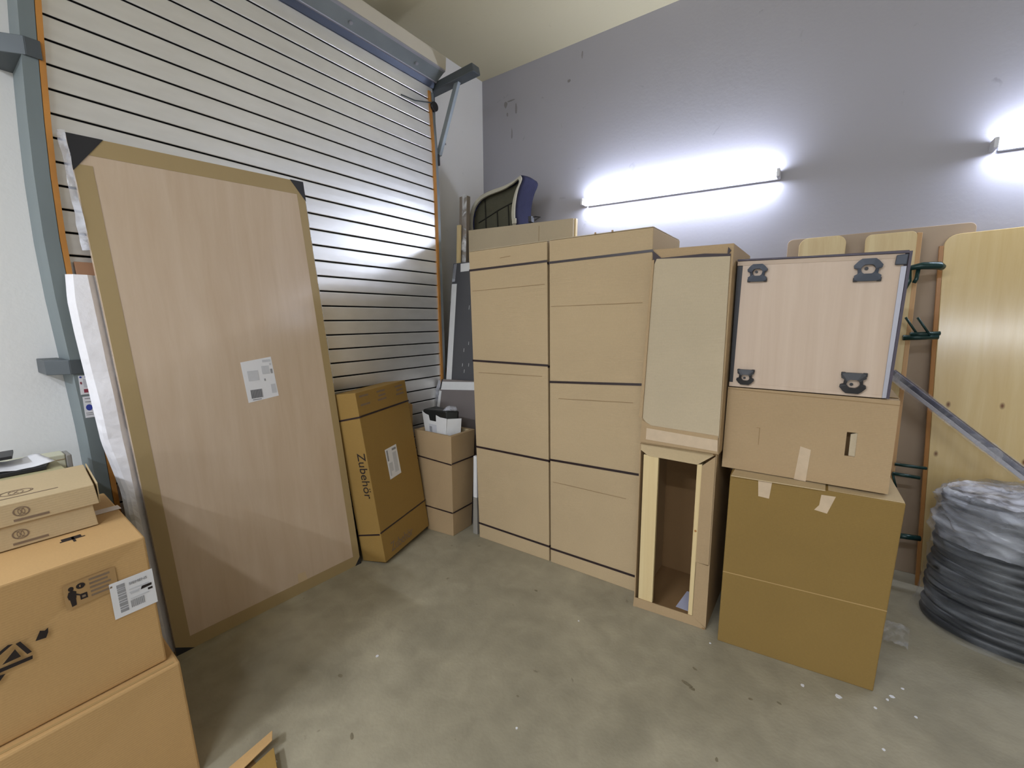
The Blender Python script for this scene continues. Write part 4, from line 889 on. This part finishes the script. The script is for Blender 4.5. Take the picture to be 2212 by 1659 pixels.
def leg(pts, r, parent, name='folded_leg'): part(name, MB().tube(pts, r, 10), GREEN, parent, smooth=True)
leg([(.34, 3.33, 1.872), (.40, 3.34, 1.882), (.47, 3.36, 1.880), (.485, 3.38, 1.872)], [.012, .020, .022, .018], bn2)
leg([(.345, 3.345, 1.878), (.35, 3.33, 1.80), (.335, 3.33, 1.76)], .012, bn2, 'leg_hinge')
leg([(.385, 3.345, 1.872), (.380, 3.33, 1.81), (.372, 3.33, 1.79)], .010, bn2, 'leg_hinge')
leg([(.352, 3.30, 1.486), (.50, 3.33, 1.494)], .015, bn2); leg([(.38, 3.30, 1.505), (.505, 3.33, 1.512)], .012, bn2)
for a in (0, .05): leg([(.352+a, 3.30, 1.60-.02*a), (.415+a, 3.31, 1.50)], .006, bn2, 'leg_brace')
leg([(.385, 3.29, .752), (.525, 3.31, .748)], .009, bn2); leg([(.378, 3.27, .700), (.50, 3.30, .690)], .010, bn2)
leg([(.378, 3.27, .70), (.40, 3.27, .62)], .006, bn2, 'leg_brace')
leg([(.43, 3.26, .335), (.535, 3.30, .330)], .016, bn2)
# slanted wrapped rail lying from the coil to the benches
tO = thing('wrapped_rail', 'long dark metal rail in clear film slanting across the pine table onto the coil', 'rail', (.6, 3.12, .9))
pa, pb = V((.318, 3.22, 1.30)), V((.845, 3.06, .845))
dv = (pb-pa).normalized(); upv = V((0, 0, 1)) - dv*dv.z; upv.normalize(); nv = dv.cross(upv)
def barp(a, b, w0, w1, t0, t1): return MB().hexa([a+nv*t0+upv*w0, b+nv*t0+upv*w0, b+nv*t1+upv*w0, a+nv*t1+upv*w0, a+nv*t0+upv*w1, b+nv*t0+upv*w1, b+nv*t1+upv*w1, a+nv*t1+upv*w1])
part('rail_body', barp(pa, pb, -.010, .012, -.02, .02), plain('dark_rail', S(66, 70, 92), .35, .4), tO, .002)
part('rail_lip', barp(pa, pb, -.032, -.012, -.012, .016), SILVER, tO, .002)
def railfilm(u, v):
    p = pa.lerp(pb, v); return p + upv*(.016-.054*u) - nv*(-.024) 
crumple(railfilm, FILM_R, 'film_wrap', tO, .003, 12)
def railfilm2(u, v):
    p = pa.lerp(pb, v); return p + upv*(.016-.054*u) - nv*(.024)
crumple(railfilm2, FILM_R, 'film_wrap', tO, .003, 15)

# ------------------------------------------------------------------ film-wrapped coil
cx_, cy_ = .885, 3.090; HC = .735
tJ = thing('wrapped_coil', 'round black coil bundle shrouded in clear stretch film at the right edge', 'coil', (cx_, cy_, 0))
for k in range(15):
    z = .030 + .0455*k; f = k/14
    rr = .322-.024*f + .005*math.sin(k*2.3); ry = .232-.010*f
    part('coil_turn', MB().tube([(cx_+rr*math.cos(t*2*math.pi/48)+.004*math.sin(k), cy_+ry*math.sin(t*2*math.pi/48), z+.005*math.sin(t*2*math.pi/48*2+k)) for t in range(48)], .028, 8, closed=True), RUBBER, tJ, smooth=True)
part('coil_core', MB().tube([(cx_, cy_, .002), (cx_, cy_, .69)], .20, 24), RUBBER, tJ)
def shell(name, v0, v1, NV, mat, extra, amp, seed):
    NU = 260; mb = MB(); vs = []
    for j in range(NV+1):
        v = v0+(v1-v0)*j/NV
        for i in range(NU):
            a = i*2*math.pi/NU; flare = .034*max(0, 1-v*3.0)**2
            # long oblique folds running round and down the bundle
            q = V((math.cos(a+v*1.1)*1.6, math.sin(a+v*1.1)*1.6, v*5.5+seed))
            fold = 1-abs(noise.noise(q)*2); fold = max(0, fold)**3
            q2 = V((math.cos(a-v*.7)*3.0, math.sin(a-v*.7)*3.0, v*9+seed+7))
            f2 = max(0, 1-abs(noise.noise(q2)*2))**4
            rr = .352-.026*v+flare+extra+amp*(fold*.8+f2*.6); ry = .262-.014*v+flare*.6+extra+amp*(fold*.8+f2*.6)
            k2 = max(0, (v-.92)/.08); rr -= .03*k2*k2; ry -= .03*k2*k2
            vs.append(V((cx_+rr*math.cos(a), min(cy_+ry*math.sin(a), 3.372), max(.002, v*HC+amp*.4*(fold-.4)))))
    mb.add(vs, [(j*NU+i, j*NU+(i+1) % NU, (j+1)*NU+(i+1) % NU, (j+1)*NU+i) for j in range(NV) for i in range(NU)])
    return part(name, mb, mat, tJ, smooth=True)
shell('stretch_film', 0, 1, 90, FILM, 0, .014, 0)
shell('bunched_film_collar', .66, 1.0, 40, FILM_M, .006, .022, 11)
NU = 220; mb = MB(); vs = []; NR = 16
for j in range(NR+1):
    f = j/NR
    for i in range(NU):
        a = i*2*math.pi/NU; p = V((math.cos(a)*f, math.sin(a)*f, 0))
        nz2 = noise.noise(V((p.x*3, p.y*4, 3)))*.022 + max(0, 1-abs(noise.noise(V((p.x*5+3, p.y*4, 1)))*2))**3*.018
        vs.append(V((cx_+.306*math.cos(a)*f, cy_+.232*math.sin(a)*f, HC-.004+nz2*(1-.5*f) - .012*f)))
mb.add(vs, [(j*NU+i, j*NU+(i+1) % NU, (j+1)*NU+(i+1) % NU, (j+1)*NU+i) for j in range(NR) for i in range(NU)])
part('bunched_film_top', mb, FILM_T, tJ, smooth=True, label='milky bunched film over the top')

# ------------------------------------------------------------------ litter on the floor
grp = 'white bits on the floor'
for k, (x, y, s_) in enumerate(((.039, 2.12, .010), (.166, 2.14, .014), (.29, 2.16, .008), (.335, 2.24, .007), (.352, 2.27, .010), (.395, 2.35, .007), (-.345, 2.155, .006), (-.953, 1.923, .006), (-1.628, 1.142, .008), (-.868, 1.225, .005), (-1.513, .602, .009), (.30, 1.95, .006), (.42, 2.20, .006))):
    pts = [(x+s_*(.6+.5*random.random())*math.cos(t*math.pi/3), y+s_*(.6+.5*random.random())*math.sin(t*math.pi/3), .0008) for t in range(6)]
    solo('white_chip', MB().prism(pts, (0, 0, .0025)), WHITE, 'tiny white chip lying on the concrete floor', 'debris', group=grp)
def scrapf(u, v):
    return (.345+.10*u+.03*v, 2.66+.20*v, .010+.020*abs(noise.noise(V((u*4, v*5, 0))))+.012*math.sin(u*3.1))
mb = MB(); vs = [V(scrapf(i/12, j/18)) for j in range(19) for i in range(13)]
mb.add(vs, [(j*13+i, j*13+i+1, (j+1)*13+i+1, (j+1)*13+i) for j in range(18) for i in range(12)])
o = solo('clear_film_scrap', mb, film('scrap_film', S(225, 225, 225), .28, 12), 'crumpled clear film scrap on the floor beside the large ochre carton', 'film', smooth=True)
o.location.z = .001
# folded cardboard piece at the bottom edge
tF = thing('cardboard_scrap', 'small folded cardboard piece on the floor at the bottom edge of the photo', 'cardboard', (-1.50, .50, 0))
part('panel', MB().hexa([(-1.62, .46, .002), (-1.56, .44, .002), (-1.56, .62, .045), (-1.60, .64, .045), (-1.62, .46, .006), (-1.56, .44, .006), (-1.56, .62, .049), (-1.60, .64, .049)]), CARD_D, tF, .001)
part('panel', MB().hexa([(-1.545, .44, .002), (-1.42, .38, .002), (-1.44, .58, .032), (-1.54, .615, .032), (-1.545, .44, .006), (-1.42, .38, .006), (-1.44, .58, .036), (-1.54, .615, .036)]), CARD_Y, tF, .001)
part('inner_liner', MB().box((-1.60, .44, .001), (-1.43, .56, .003)), CARD_IN, tF)
